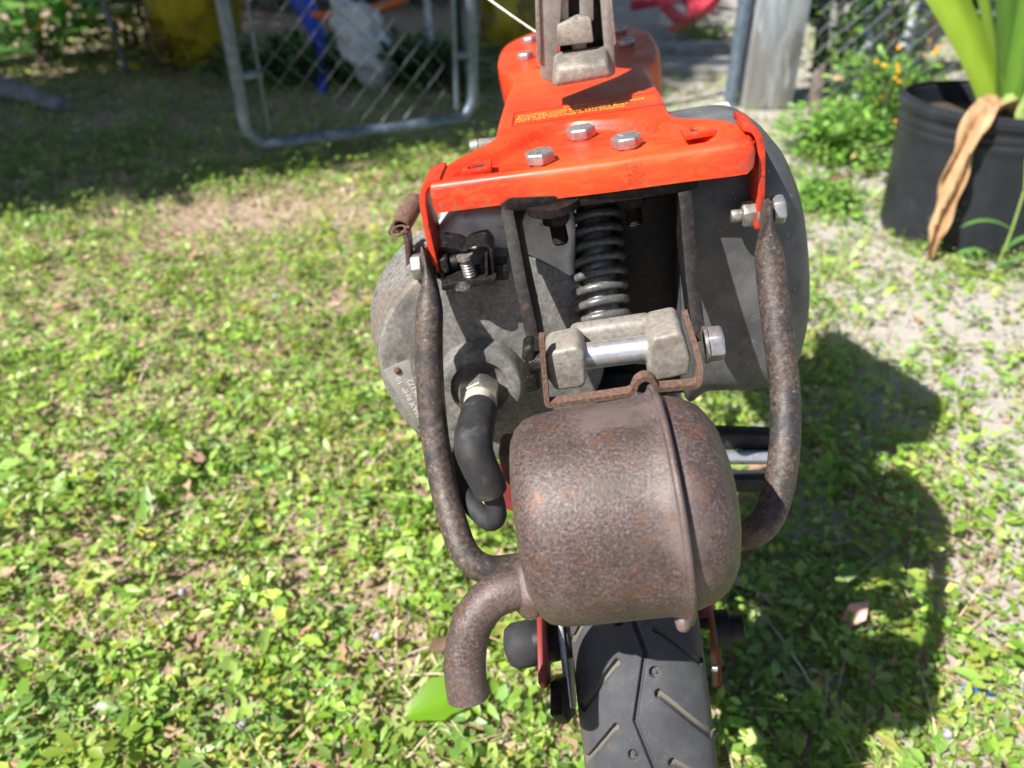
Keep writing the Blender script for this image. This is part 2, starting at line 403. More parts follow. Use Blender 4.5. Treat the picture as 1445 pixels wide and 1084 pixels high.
# ------------------------------------------------------------------ ground
gm = MB(); xs = list(np.linspace(-3.5, 3.5, 71)); ys = list(np.linspace(-.5, 6.5, 71))
gv = []
X, Y = np.meshgrid(xs, ys, indexing='ij'); Zg = (fbm(X*2.2+9, Y*2.2+4, 3)-.5)*.018
edge = np.minimum(np.minimum(X+3.5, 3.5-X), np.minimum(Y+.5, 6.5-Y)); Zg *= np.clip(edge/.6, 0, 1)
for i in range(71):
    for j in range(71): gv.append((xs[i], ys[j], Zg[i, j]))
gf = [(i*71+j, (i+1)*71+j, (i+1)*71+j+1, i*71+j+1) for i in range(70) for j in range(70)]
gm.add(gv, gf)
A = 90; ring = [(-3.5, -.5), (3.5, -.5), (3.5, 6.5), (-3.5, 6.5)]; outr = [(-A, -A), (A, -A), (A, A), (-A, A)]
gm.add([(*p, 0) for p in ring+outr], [(i, 4+i, 4+(i+1) % 4, (i+1) % 4) for i in range(4)])
setting(gm.build('ground', 'ground_soil', smooth=80))
def ground_z(x, y):
    e = np.clip(np.minimum(np.minimum(x+3.5, 3.5-x), np.minimum(y+.5, 6.5-y))/.6, 0, 1)
    return (fbm(x*2.2+9, y*2.2+4, 3)-.5)*.018*e

# low weeds and clover-like leaves covering the yard
def scatter(n, ymin, ymax, spread=.92, base=.72):
    y = ymin + (ymax-ymin)*np.sqrt(nr.random(n)*(1-(ymin/ymax)**2)+(ymin/ymax)**2) if ymin > 0 else ymin+(ymax-ymin)*nr.random(n)
    x = (nr.random(n)*2-1)*(base+spread*np.maximum(y, 0)); return x, y
def sand_mask(x, y):
    return np.clip((x-.28)*2.2, 0, 1)*np.clip(2.85-fbm(x*3.2+3, y*3.2, 31)*4.7, 0, 1)
def cover_density(x, y):
    d = np.clip(fbm(x*7, y*7, 21)*2.8-.40, .18, 1)
    sand = sand_mask(x, y)
    d = d*(1-.80*sand)
    bare = np.exp(-(((x+.56)/.30)**2+((y-1.68)/.13)**2))           # the worn patch on the left
    d = d*(1-.93*np.clip(bare*1.4, 0, 1))
    gap = np.clip((y-2.9)*3, 0, 1)*np.clip((x-.35)*6, 0, 1)*np.clip((1.2-x)*6, 0, 1)
    return d*(1-.9*gap)
x, y = scatter(94000, .0, 4.2); keep = nr.random(len(x)) < cover_density(x, y)*np.where(y > 2.4, .55, 1); x, y = x[keep], y[keep]
m_ = len(x); per = nr.integers(3, 10, m_); own = np.repeat(np.arange(m_), per); n = len(own)
hp = (nr.gamma(2.4, .006, m_)+.002)*(.4+fbm(x*14, y*14, 77)*1.5); sz = np.clip(nr.lognormal(math.log(.0097), .36, m_), .0045, .024)
tn0 = pick(GREENS, m_, .2); yel = nr.random(m_) < .05; tn0[yel] = pick([(.50, .52, .08), (.55, .56, .16)], yel.sum(), .1)
az = nr.random(n)*2*np.pi; el = nr.normal(.22, .38, n); rr = sz[own]*nr.uniform(.1, 1.1, n)
zz_ = ground_z(x, y)[own]+.002+hp[own]*nr.uniform(.35, 1.15, n)
pos = np.stack([x[own]+np.cos(az)*rr, y[own]+np.sin(az)*rr, zz_], 1)
d = np.stack([np.cos(az)*np.cos(el), np.sin(az)*np.cos(el), np.sin(el)], 1)
up = np.stack([nr.normal(0, .3, n), nr.normal(0, .3, n), np.ones(n)], 1)
ln = sz[own]*nr.uniform(.6, 1.3, n)
tint = np.clip(tn0[own]*(1+nr.normal(0, .12, (n, 1))), .01, .95)
wd_ = ln*nr.uniform(.40, .72, n); nb = (pos[:, 1] < .82) & (np.abs(pos[:, 0]) < .75)
for q_, lite, lb in ((nb, False, 'low green clover and creeping weeds around the scooter'), (~nb, True, 'low green clover and creeping weeds covering the far lawn')):
    setting(leaf_mesh('ground_cover', pos[q_], d[q_], up[q_], ln[q_], wd_[q_], tint[q_], 'leaf', lite=lite), 'stuff', lb)
# grass blades
def blades(name, x, y, ln, wd, tint, mat, lean=.55, label=None, z0=None):
    n = len(x); az = nr.random(n)*2*np.pi; tl = np.abs(nr.normal(lean, .3, n))
    base = np.stack([x, y, ground_z(x, y) if z0 is None else z0], 1)
    h = np.stack([np.cos(az), np.sin(az), np.zeros(n)], 1); s = np.stack([-np.sin(az), np.cos(az), np.zeros(n)], 1)
    up = np.array([[0, 0, 1.]]); co = []
    for t, wf in ((0, 1), (.4, .9), (.75, .6), (1, .08)):
        c = base + h*(ln*np.sin(tl)*t*(1+.5*t))[:, None] + up*(ln*np.cos(np.minimum(tl, 1.45))*t*(1-.3*t))[:, None]
        co += [c - s*(wd*wf*.5)[:, None], c + s*(wd*wf*.5)[:, None]]
    co = np.stack(co, 1).reshape(-1, 3)
    q = np.array([[0, 1, 3, 2], [2, 3, 5, 4], [4, 5, 7, 6]]); f = (q[None]+(np.arange(n)*8)[:, None, None]).reshape(-1, 4)
    return setting(raw_mesh(name, co, f, np.repeat(tint, 8, 0), mat), 'stuff', label)
x, y = scatter(64000, .0, 4.4); k = nr.random(len(x)) < np.clip(fbm(x*5+2, y*5, 51)*2.4-.6+np.clip(x*.5, 0, .5), .05, 1)*.6
sand = sand_mask(x, y); k &= nr.random(len(x)) > .60*sand
x, y = x[k], y[k]; n = len(x)
blades('grass', x, y, nr.uniform(.02, .05, n), nr.uniform(.0015, .0035, n), pick(GREENS+[(.30, .36, .10)], n, .2), 'leaf', .8, 'short grass blades growing through the weeds')
# straw, dead stems and crumbs of dry leaf
x, y = scatter(42000, .0, 4.2); n = len(x)
keep = nr.random(n) < np.clip(fbm(x*6+5, y*6, 61)*2.2-.5, .1, 1)*(1-.8*sand_mask(x, y)); x, y = x[keep], y[keep]; n = len(x)
blades('dry_straw', x, y, nr.uniform(.015, .07, n), nr.uniform(.0009, .0022, n), pick([(.62, .47, .31), (.50, .36, .23), (.70, .58, .42), (.42, .27, .18)], n, .15), 'litter', 1.42,
       'straw and dead stems lying among the weeds', ground_z(x, y)+nr.uniform(.002, .012, n))
x, y = scatter(17000, .0, 4.2); k = nr.random(len(x)) > .85*sand_mask(x, y); x, y = x[k], y[k]; n = len(x); az = nr.random(n)*6.283
d = np.stack([np.cos(az), np.sin(az), nr.normal(0, .2, n)], 1)
ln = np.clip(nr.lognormal(math.log(.014), .4, n), .006, .04)
setting(leaf_mesh('leaf_litter', np.stack([x, y, ground_z(x, y)+nr.uniform(.002, .014, n)], 1), d, np.stack([nr.normal(0, .3, n), nr.normal(0, .3, n), np.ones(n)], 1), ln, ln*.55,
        pick([(.52, .33, .23), (.38, .24, .17), (.62, .45, .34), (.28, .19, .14)], n, .15), 'litter', fold=.5, droop=-.2), 'stuff', 'crumbled dry brown leaves lying between the weeds')

# ------------------------------------------------------------------ the motor scooter
SC = empty('motor_scooter', (.123, .365, 0), (0, R(-10), R(-3)))
SC.rotation_mode = 'XYZ'
tag(SC, 'folding motor scooter with red frame plate and rusty muffler, seen from behind', 'scooter')

# --- rear wheel -----------------------------------------------------------------
def tyre_mesh(name, parent, centre, fine=True):
    RT, HW = .19, .0325
    prof = []                                            # cross-section: (side, radius)
    ns = 220 if fine else 24
    for i in range(ns+1):
        s = -1 + 2*i/ns; a = s*1.62
        prof.append((HW*math.sin(a)/math.sin(1.57) if abs(a) < 1.57 else HW*math.copysign(1, a)*.995, RT - .0300*(1-math.cos(a))**1.0*.62 - .004*abs(s)**6))
    if fine:
        th = list(np.arange(10, 82, .14)) + list(np.linspace(82, 370, 90)[:-1])
    else: th = list(np.linspace(0, 360, 72)[:-1])
    th = np.radians(np.array(th)); prof = np.array(prof)
    T, S = np.meshgrid(th, np.arange(ns+1), indexing='ij')
    side = prof[S, 0]; rad = prof[S, 1].copy()
    if fine:
        arc = T*RT; per = .062
        def groove(dist, w, depth): return depth*np.clip((w-dist)/(.0007), 0, 1)
        g = np.zeros_like(arc)
        u = (arc/ per) % 1; zig = np.where(u < .5, u*2, 2-u*2)*.0085-.0042                   # centre zig-zag line
        g = np.maximum(g, groove(np.abs(side-zig), .0013, .0028))
        for sgn, ph, s0, s1, sl in ((-1, .10, .010, .0285, -.95), (-1, .62, .014, .0300, -1.0), (1, .34, .011, .0290, -.75), (1, .86, .0085, .0300, -.95)):
            for k in range(-1, 9):
                a0 = (k+ph)*per + .02
                t = np.clip((sgn*side-s0)/(s1-s0), 0, 1)
                ss = sgn*(s0+(s1-s0)*t); aa = a0 + sl*(s1-s0)*t - .004*t*t
                g = np.maximum(g, groove(np.hypot(side-ss, arc-aa), .0024, .0034))
        for sgn, ph, s0 in ((-1, .42, .0068), (1, .02, .0075)):
            for k in range(-1, 9):
                dd = np.hypot(side-sgn*s0, arc-((k+ph)*per+.02))
                g = np.maximum(g, groove(dd, .0027, .0030)*(dd > .0013)+.0014*(dd <= .0013))
        rad = rad - g*(T > R(11))*(T < R(81))
    co = np.stack([side, -rad*np.cos(T), rad*np.sin(T)], -1).reshape(-1, 3)
    nt_, m = len(th), ns+1; f = []
    I, J = np.meshgrid(np.arange(nt_), np.arange(ns), indexing='ij'); I2 = (I+1) % nt_
    f = np.stack([I*m+J, I2*m+J, I2*m+J+1, I*m+J+1], -1).reshape(-1, 4)
    dust = np.zeros_like(side) if not fine else np.clip((g-.0012)/.0012, 0, 1)*(np.abs(side) > .0075)*.8
    if fine: dust = np.maximum(dust, .35*np.clip((np.abs(side)-.026)/.006, 0, 1))
    o = raw_mesh(name, co, f, np.repeat(dust.reshape(-1, 1), 3, 1), 'tyre_rubber', parent); o.location = centre
    return o
def wheel(name, centre, fine):
    w = empty(name, centre); w.parent = SC
    tyre_mesh('tyre', w, (0, 0, 0), fine)
    mb = MB(); lathe(mb, [(-.028, .150), (-.030, .166), (-.027, .172), (-.014, .155), (.014, .155), (.027, .172), (.030, .166), (.028, .150), (.012, .118), (-.012, .118), (-.028, .150)], (0, 0, 0), (1, 0, 0), 56, cap=False)
    mb.build('rim', 'dull_steel', w)
    mb = MB(); lathe(mb, [(-.04, .0), (-.04, .022), (-.026, .026), (-.02, .034), (.02, .034), (.026, .026), (.04, .022), (.04, 0)], (0, 0, 0), (1, 0, 0), 40)
    mb.build('hub', 'cast_alloy', w)
    for k in range(5):
        a = k*1.2566+.3; mb = MB(); box(mb, (0, math.cos(a)*.075, math.sin(a)*.075), (.016, .092, .016), Matrix.Rotation(a, 3, 'X')); mb.build('spoke', 'cast_alloy', w, bevel=.003)
    return w
wheel('rear_wheel', (0, 0, .19), True)
wheel('front_wheel', (0, .90, .19), False)

def part(mb, name, mat, **k): return mb.build(name, mat, SC, **k)

# --- red frame plate --------------------------------------------------------------
ZP = .525
def pz(*a): return [V(p) for p in a]
outl = pz((-0.0744,0.0017,0.5250), (-0.0333,-0.0017,0.5250), (0.0080,-0.0060,0.5250), (0.0476,-0.0079,0.5250), (0.0775,-0.0098,0.5250),            # rear edge
          (0.0820,-0.0018,0.5250), (0.0836,0.0109,0.5250), (0.0799,0.0264,0.5250), (0.0716,0.0388,0.5250), (0.0620,0.0464,0.5250), (0.0540,0.0561,0.5250),
          (0.0517,0.0814,0.5250), (0.0515,0.1326,0.5250), (0.0509,0.1857,0.5250), (0.0580,0.2092,0.5250), (0.0643,0.2359,0.5250), (0.0664,0.2858,0.5250), (0.0636,0.3383,0.5250), (0.0398,0.3899,0.5250), (-0.0023,0.4268,0.5250), (-0.0350,0.4302,0.5250),
          (-0.0576,0.3909,0.5250), (-0.0625,0.3462,0.5250), (-0.0589,0.2842,0.5250), (-0.0449,0.2272,0.5250), (-0.0464,0.1657,0.5250), (-0.0472,0.1073,0.5250), (-0.0479,0.0704,0.5250), (-0.0571,0.0545,0.5250), (-0.0673,0.0391,0.5250), (-0.0751,0.0223,0.5250), (-0.0774,0.0119,0.5250))
dep = [.0145]*5 + [.006, .005, .005, .006, .010, .02] + [.028]*14 + [.026, .024, .018, .008, .005, .005, .006]
dense = catmull(outl+[outl[0]], 4)[:-1]; dd = lerp_list(dep+[dep[0]], len(dense)+1)[:-1]
def inset(P, q):
    n = len(P); out = []
    for i in range(n):
        t = (P[(i+1) % n]-P[i-1]); nr_ = Vector((-t.y, t.x, 0)).normalized(); out.append(P[i]+nr_*q)
    return out
rings = [(0.0, -1.0, 0), (-.0004, -.5, 0), (0, 0, -.0032), (.0009, 0, -.0012), (.0022, 0, .0002), (.0042, 0, .0003)]
bm = bmesh.new(); loops = []
for (q, s, dz) in rings:
    P = inset(dense, q); loops.append([bm.verts.new((p.x, p.y, ZP+dz+s*dd[i])) for i, p in enumerate(P)])
inner = inset(dense, -.0) 
under = [bm.verts.new((p.x, p.y, ZP-dd[i])) for i, p in enumerate(inset(dense, .0022))]
under2 = [bm.verts.new((p.x, p.y, ZP-.003)) for i, p in enumerate(inset(dense, .0024))]
n = len(dense)
for a, c in [(under2, under), (under, loops[0])] + list(zip(loops[:-1], loops[1:])):
    for i in range(n): bm.faces.new((a[i], a[(i+1) % n], c[(i+1) % n], c[i]))
# sunk triangular panel around the bolts
rec = catmull(pz((-0.0652,0.0094,0.5250), (-0.0265,0.0027,0.5250), (0.0117,-0.0000,0.5250), (0.0486,-0.0004,0.5250), (0.0718,0.0006,0.5250), (0.0756,0.0107,0.5250), (0.0673,0.0236,0.5250), (0.0503,0.0410,0.5250), (0.0264,0.0665,0.5250), (-0.0049,0.0804,0.5250),
                 (-0.0282,0.0675,0.5250), (-0.0470,0.0385,0.5250), (-0.0613,0.0201,0.5250), (-0.0652,0.0094,0.5250)), 4)[:-1]
rl = []
for q, dz in ((0, .0003), (.0010, -.0004), (.0024, -.0030), (.0040, -.0052), (.0052, -.0058)):
    rl.append([bm.verts.new((p.x, p.y, ZP+dz)) for p in inset(rec, q)])
for a, c in zip(rl[:-1], rl[1:]):
    k = len(a)
    for i in range(k): bm.faces.new((a[i], a[(i+1) % k], c[(i+1) % k], c[i]))
bm.faces.new(rl[-1])
from mathutils.geometry import tessellate_polygon
allv = list(loops[-1]) + list(rl[0])
for t3 in tessellate_polygon([[v_.co.copy() for v_ in loops[-1]], [v_.co.copy() for v_ in reversed(rl[0])]]):
    idx = [i if i < len(loops[-1]) else len(loops[-1])+(len(rl[0])-1-(i-len(loops[-1]))) for i in t3]
    try: bm.faces.new([allv[i] for i in idx])
    except ValueError: pass
bmesh.ops.recalc_face_normals(bm, faces=bm.faces)
me = bpy.data.meshes.new('frame_plate'); bm.to_mesh(me); bm.free(); me.shade_smooth(); me.set_sharp_from_angle(angle=R(60)); me.materials.append(MATS['red_paint'])
plate = bpy.data.objects.new('frame_plate', me); COL.objects.link(plate); plate.parent = SC; plate['label'] = 'scratched orange red frame plate'
def sub(mb, name, mat, par, **k):
    return mb.build(name, mat, par, **k)
# ears that carry the guard tube
def ear(pts, w, name='ear'):
    mb = MB(); ribbon(mb, pts, w, .0034, 5); return sub(mb, name, 'red_worn', plate, bevel=.0006)
ear([(-0.0691,0.0060,0.5253), (-0.0745,0.0050,0.5250), (-0.0782,0.0040,0.5226), (-0.0801,0.0030,0.5173), (-0.0809,0.0020,0.5072), (-0.0812,0.0010,0.4943), (-0.0813,0.0000,0.4786)], .026)
ear([(0.0782,0.0000,0.5294), (0.0822,-0.0010,0.5277), (0.0848,-0.0020,0.5236), (0.0856,-0.0030,0.5171), (0.0854,-0.0040,0.5058), (0.0848,-0.0050,0.4939), (0.0832,-0.0060,0.4803)], .026)
# hex bolts
for p, sp in (((-0.0198,0.0304,0.5193), .2), ((0.0255,0.0336,0.5193), .5), ((0.0026,0.0644,0.5193), .35)):
    mb = MB(); lathe(mb, [(0, .0068), (.0008, .0068)], p, (0, 0, 1), 30)
    hexa(mb, V(p)+Vector((0, 0, .0007)), (0, 0, 1), .0142, .0052, sp, .92)
    for k in range(3):
        a = sp+k*2.094; r_ = Matrix.Rotation(a, 3, 'Z')
        box(mb, V(p)+Vector((math.cos(a)*.0033, math.sin(a)*.0036, .0059)), (.0034, .0008, .0005), r_)
    sub(mb, 'hex_bolt', 'zinc', plate, bevel=.0005)
# caged square nuts at both rear corners
for p, a in (((-0.0524,0.0233,0.5222), .05), ((0.0607,0.0262,0.5222), .05)):
    r_ = Matrix.Rotation(a, 3, 'Z'); mb = MB()
    for (cx, cy, sx, sy) in ((0, -.0058, .0155, .0036), (0, .0058, .0155, .0036), (-.0060, 0, .0036, .008), (.0060, 0, .0036, .008)):
        box(mb, V(p)+r_ @ Vector((cx, cy, .0015)), (sx, sy, .003), r_)
    nut = sub(mb, 'cage_nut', 'red_paint', plate, bevel=.0004)
    mb = MB(); box(mb, V(p)+Vector((0, 0, .0008)), (.0088, .0086, .0014), r_); sub(mb, 'nut_hole_shade', 'hole_shade', nut)  # solid dark block painted as the shade inside the nut
# warning panel and its print
pa, pb, pc, pd = [V(p) for p in ((-0.0373,0.0886,0.5257), (0.0498,0.0814,0.5257), (0.0498,0.1113,0.5257), (-0.0376,0.1188,0.5257))]
mb = MB(); 
for a, c in ((pa, pb), (pb, pc), (pc, pd), (pd, pa)):
    dv = (c-a).normalized(); nv = Vector((-dv.y, dv.x, 0))*.0004
    mb.add([a-nv, c-nv, c+nv, a+nv, a-nv+Vector((0, 0, .0004)), c-nv+Vector((0, 0, .0004)), c+nv+Vector((0, 0, .0004)), a+nv+Vector((0, 0, .0004))],
           [(0, 1, 2, 3), (4, 5, 6, 7), (0, 1, 5, 4), (1, 2, 6, 5), (2, 3, 7, 6), (3, 0, 4, 7)])
sub(mb, 'panel_border', 'red_worn', plate)
ux = (pb-pa); ang = math.atan2(ux.y, ux.x)
text_mesh('warning_print', ['WARNING'], .0058, 'print_yellow', plate, (.007, .1075, .5262), (0, 0, ang), align='CENTER')
text_mesh('warning_print', ['STAMPED UNDER NO CIRCUMSTANCES', 'SEVEN PREVENT THE VEHICLE SEAT', 'NOT FOR MOVING WITH ENGINE'], .0042, 'print_yellow', plate, (-.0345, .1045, .5262), (0, 0, ang), spacing=1.3)
# small nuts on the forward deck
for p in ((-0.0358,0.3721,0.5256), (-0.0368,0.2963,0.5256), (0.0412,0.3409,0.5256), (0.0432,0.2773,0.5256)):
    mb = MB(); hexa(mb, p, (0, 0, 1), .012, .005, .3); sub(mb, 'deck_nut', 'zinc', plate, bevel=.0004)

# --- seat post rising from the plate, with its cast hinge block ----------------------
sp = empty('seat_post'); sp.parent = SC
def col_poly(pts, d, name, mat, bev=.001):
    mb = MB(); prism(mb, pts, d); return mb.build(name, mat, sp, bevel=bev)
YC = .108
col_poly([(-0.0136,0.1080,0.5855), (-0.0174,0.1080,0.5456), (-0.0109,0.1080,0.5413), (-0.0068,0.1080,0.5518), (0.0007,0.1080,0.5845), (0.0081,0.1080,0.6373), (-0.0094,0.1080,0.6404)], (0, .022, 0), 'cheek', 'post_alloy')
col_poly([(0.0287,0.1080,0.6336), (0.0221,0.1080,0.5880), (0.0212,0.1080,0.5587), (0.0206,0.1080,0.5385), (0.0263,0.1080,0.5407), (0.0275,0.1080,0.5799), (0.0316,0.1080,0.6331)], (0, .022, 0), 'cheek', 'post_alloy')
col_poly([(-0.0083,0.1060,0.6402), (-0.0141,0.1060,0.5872), (-0.0182,0.1060,0.5560), (-0.0160,0.1060,0.5545), (-0.0153,0.1060,0.5559), (-0.0118,0.1060,0.5868), (-0.0061,0.1060,0.6398)], (0, .003, 0), 'edge_rib', 'dull_steel', .0006)
col_poly([(0.0308,0.1060,0.6333), (0.0266,0.1060,0.5803), (0.0265,0.1060,0.5559), (0.0282,0.1060,0.5571), (0.0282,0.1060,0.5800), (0.0326,0.1060,0.6329)], (0, .003, 0), 'edge_rib', 'dull_steel', .0006)
col_poly([(0.0070,0.1180,0.6374), (-0.0055,0.1180,0.5497), (0.0202,0.1180,0.5454), (0.0292,0.1180,0.6335)], (0, .012, 0), 'web', 'black_steel')
col_poly([(0.0048,0.1120,0.6378), (-0.0061,0.1120,0.5626), (0.0016,0.1120,0.5614), (0.0106,0.1120,0.6368)], (0, .008, 0), 'inner_rib', 'post_alloy')
col_poly([(0.0161,0.1120,0.6358), (0.0091,0.1120,0.5715), (0.0170,0.1120,0.5702), (0.0238,0.1120,0.6345)], (0, .008, 0), 'inner_rib', 'post_alloy')
col_poly([(-0.0038,0.1040,0.5726), (-0.0054,0.1040,0.5615), (0.0156,0.1040,0.5603), (0.0155,0.1040,0.5730), (0.0081,0.1040,0.5750)], (0, .012, 0), 'latch', 'clean_alloy', .0012)
# the block: sloped top, blunt face
mb = MB()
f_ = [V(p) for p in ((-0.0096,0.0880,0.5433), (0.0234,0.0880,0.5436), (0.0214,0.0880,0.5515), (-0.0066,0.0880,0.5532))]
t_ = [V(p) for p in ((-0.0121,0.1120,0.5390), (0.0259,0.1120,0.5392), (0.0229,0.1120,0.5570), (-0.0080,0.1120,0.5583))]
mb.add(f_+t_, [(0, 1, 2, 3), (7, 6, 5, 4), (0, 4, 5, 1), (1, 5, 6, 2), (2, 6, 7, 3), (3, 7, 4, 0)])
mb.build('hinge_block', 'clean_alloy', sp, bevel=.0025, seg=3)
mb = MB(); box(mb, (0.0072,0.1170,0.5565), (.0085, .012, .012)); mb.build('block_tongue', 'clean_alloy', sp, bevel=.001)
mb = MB(); tube(mb, [(.0, .12, .60), (-.002, .13, .70)], .014, 20); mb.build('upper_tube', 'dull_steel', sp)
# the saddle on top (above the view; it throws the wing-shaped shadow on the grass)
sd = MB(); rowsN = 14
prf = [(-.16, .012, 0), (-.15, .035, .004), (-.12, .062, .008), (-.08, .082, .010), (-.03, .088, .008), (.02, .07, .004), (.07, .045, 0), (.11, .030, -.002), (.14, .022, -.004), (.155, .010, -.006)]
vs_ = []; fs = []
for (yy, hw, zz) in prf:
    for k in range(16):
        a = 2*math.pi*k/16; vs_.append((math.cos(a)*hw-.002, yy*1.0+.222, .725+zz+math.sin(a)*(.022 if math.sin(a) > 0 else .03)))
for i in range(len(prf)-1):
    for k in range(16): fs.append((i*16+k, i*16+(k+1) % 16, i*16+16+(k+1) % 16, i*16+16+k))
fs += [tuple(range(16)), tuple((len(prf)-1)*16+k for k in range(16))]
part(sd.add(vs_, fs), 'saddle', 'black_plastic', smooth=60)
# thin stay running up to the left
mb = MB(); tube(mb, [(-0.0202,0.1946,0.5580), (-0.0362,0.2110,0.5691), (-0.0558,0.2290,0.5838)], .0010, 8, 3); part(mb, 'stay_rod', 'dull_steel')

# --- engine -----------------------------------------------------------------------
hc = V((-0.0624,0.0101,0.4167)); ax = V((.19, -1, .12)).normalized()
def wob(q, h): return 1+.012*math.sin(3*q+1)+.008*math.sin(5*q)
mb = MB(); lathe(mb, [(-.0045, .0650), (-.001, .0662), (.0020, .0658), (.0044, .0640), (.0054, .060), (.0066, .040), (.0072, .02), (.0074, .0)], hc, ax, 72, wob)
head = part(mb, 'cylinder_head', 'cast_alloy', smooth=35)
for k in range(8):
    mb = MB(); q = -.0085-k*.0066
    lathe(mb, [(q-.0022, .0662+.0009*k), (q-.0016, .0672+.0009*k), (q-.0006, .0672+.0009*k), (q, .0662+.0009*k)], hc, ax, 64, wob)
    sub(mb, 'cooling_fin', 'cast_alloy', head)
mb = MB(); lathe(mb, [(-.066, .056), (-.004, .056)], hc, ax, 40); part(mb, 'cylinder_barrel', 'black_steel')
# stamped plate on the head
hx = V((1, 0, 0)); hx = (hx-ax*hx.dot(ax)).normalized(); hz = ax.cross(hx)
if hz.z < 0: hz = -hz
def on_head(u, w_, d_=.006): return hc+hx*u+hz*w_+ax*d_
def face_rot(a):
    M = Matrix((hx, hz, ax)).transposed(); return (M @ Matrix.Rotation(a, 3, 'Z')).to_euler()
pa_ = 1.36+math.pi/2-.02
tilt = math.radians(104)
ex = hx*math.cos(tilt)+hz*math.sin(tilt); ey = -hx*math.sin(tilt)+hz*math.cos(tilt)
pc_ = on_head(-.0480, -.0085, .0052)
mb = MB(); prism(mb, [pc_+ex*a+ey*c for a, c in ((-.0205, -.0105), (.0205, -.0105), (.0205, .0105), (-.0205, .0105))], ax*.0009)
npl = sub(mb, 'name_plate', 'plate_alloy', head, bevel=.0003)
for a in (-.0178, .0170):
    mb = MB(); lathe(mb, [(0, .0021), (.0009, .0019), (.0015, .001), (.0017, 0)], pc_+ex*a+ey*(.0035 if a > 0 else -.004)+ax*.0009, ax, 16); sub(mb, 'rivet', 'rust_light', npl)
for ln_, off, st in (('MAX RHP  10', .0036, -.0150), ('MDA006172', -.0016, -.0160), ('0.05006', -.0068, -.006)):
    M = Matrix((ex, ey, ax)).transposed()
    text_mesh('stamped_text', [ln_], .0048, 'print_grey', npl, pc_+ex*st+ey*off+ax*.0010, M.to_euler(), .00015)
# spark plug and boot
pg = empty('spark_plug'); pg.parent = SC
pc0 = V((-0.0701,-0.0135,0.4116)); pax = (V((-0.0665,-0.0622,0.4204))-pc0).normalized()
mb = MB(); lathe(mb, [(-.012, .0260), (-.002, .0245), (.002, .0235), (.0030, .0222), (.0030, .0165), (-.001, .0155)], pc0-pax*.004, pax, 48); part(mb, 'plug_boss', 'cast_alloy')
mb = MB(); hexa(mb, pc0, pax, .0205, .016, .3, .93); mb.build('plug_hex', 'dull_steel', pg, bevel=.0006)
mb = MB(); lathe(mb, [(.0, .0085), (.017, .0085), (.018, .0078), (.024, .0072)], pc0, pax, 28); mb.build('insulator', 'porcelain', pg)
mb = MB(); tube(mb, [(-0.0666,-0.0407,0.4166), (-0.0672,-0.0570,0.4175), (-0.0675,-0.0704,0.4152), (-0.0657,-0.0764,0.4091), (-0.0630,-0.0796,0.3996), (-0.0622,-0.0806,0.3939)], [.0092, .0097, .0098, .0092, .0088, .0085], 22, 6)
mb.build('plug_boot', 'boot_rubber', pg, smooth=50)
mb = MB(); tube(mb, [(-0.0625,-0.0788,0.3969), (-0.0613,-0.0810,0.3856), (-0.0624,-0.0814,0.3775), (-0.0669,-0.0797,0.3740), (-0.0739,-0.0726,0.3757), (-0.0808,-0.0624,0.3784), (-0.0849,-0.0520,0.3809), (-0.0887,-0.0336,0.3845)], .0052, 14, 7); mb.build('plug_cable', 'rubber', pg)
# crankcase behind
def slab(pts, d, name, mat, bev=.004, seg=3, par=None):
    mb = MB(); prism(mb, pts, d); return mb.build(name, mat, par or SC, bevel=bev, seg=seg)
slab([(-0.0863,0.0200,0.4896), (-0.0940,0.0200,0.4469), (-0.0807,0.0200,0.4308), (-0.0137,0.0200,0.4281), (-0.0059,0.0200,0.4873), (-0.0109,0.0200,0.4980), (-0.0690,0.0200,0.5031)], (0, .10, 0), 'crankcase', 'bright_alloy', .01)
mb = MB(); lathe(mb, [(0, .0), (0, .05), (-.004, .056), (-.03, .058)], (-0.0471,0.0538,0.4270), (.25, -1, .25), 56); part(mb, 'flywheel_cover', 'cast_alloy')
slab([(0.0067,0.0450,0.4902), (-0.0085,0.0450,0.3584), (0.0557,0.0450,0.3495), (0.0620,0.0450,0.4895)], (0, .05, 0), 'dark_fill_box', 'black_plastic', .006)  # invented black box, fills the dark space behind the spring
slab([(-0.0603,-0.0560,0.3984), (-0.0440,-0.0551,0.3955), (-0.0461,-0.0651,0.3802), (-0.0581,-0.0658,0.3823)], (0, .02, 0), 'exhaust_stub', 'rust_light', .004)
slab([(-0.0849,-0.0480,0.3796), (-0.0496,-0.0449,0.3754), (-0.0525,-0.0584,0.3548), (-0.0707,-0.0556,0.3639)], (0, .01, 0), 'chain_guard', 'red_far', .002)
# right-hand cover
cpts = [(0.0523,0.0460,0.5178), (0.0852,0.0460,0.5169), (0.1022,0.0460,0.5060), (0.1128,0.0460,0.4843), (0.1187,0.0460,0.4557), (0.1216,0.0460,0.4200), (0.1200,0.0460,0.3908), (0.1133,0.0460,0.3695), (0.1001,0.0460,0.3599), (0.0631,0.0460,0.3630), (0.0447,0.0460,0.3678)]
cd = catmull(cpts+[cpts[0]], 6)[:-1]
def inset_xz(P, q):
    n = len(P); c = sum(P, Vector())/n; out = []
    for i in range(n):
        t = P[(i+1) % n]-P[i-1]; nv = Vector((t.z, 0, -t.x)).normalized()
        if nv.dot(c-P[i]) < 0: nv = -nv
        out.append(P[i]+nv*q)
    return out
mb = MB(); vs_ = []; fs = []; nc = len(cd); cc = Vector((min(p.x for p in cd), 0, sum(p.z for p in cd)/nc))
cr = [(.036, -.034), (.027, -.0332), (.018, -.0304), (.0098, -.0255), (.0042, -.019), (.001, -.010), (0, 0), (0, .03), (.002, .055), (.008, .075), (.02, .082)]
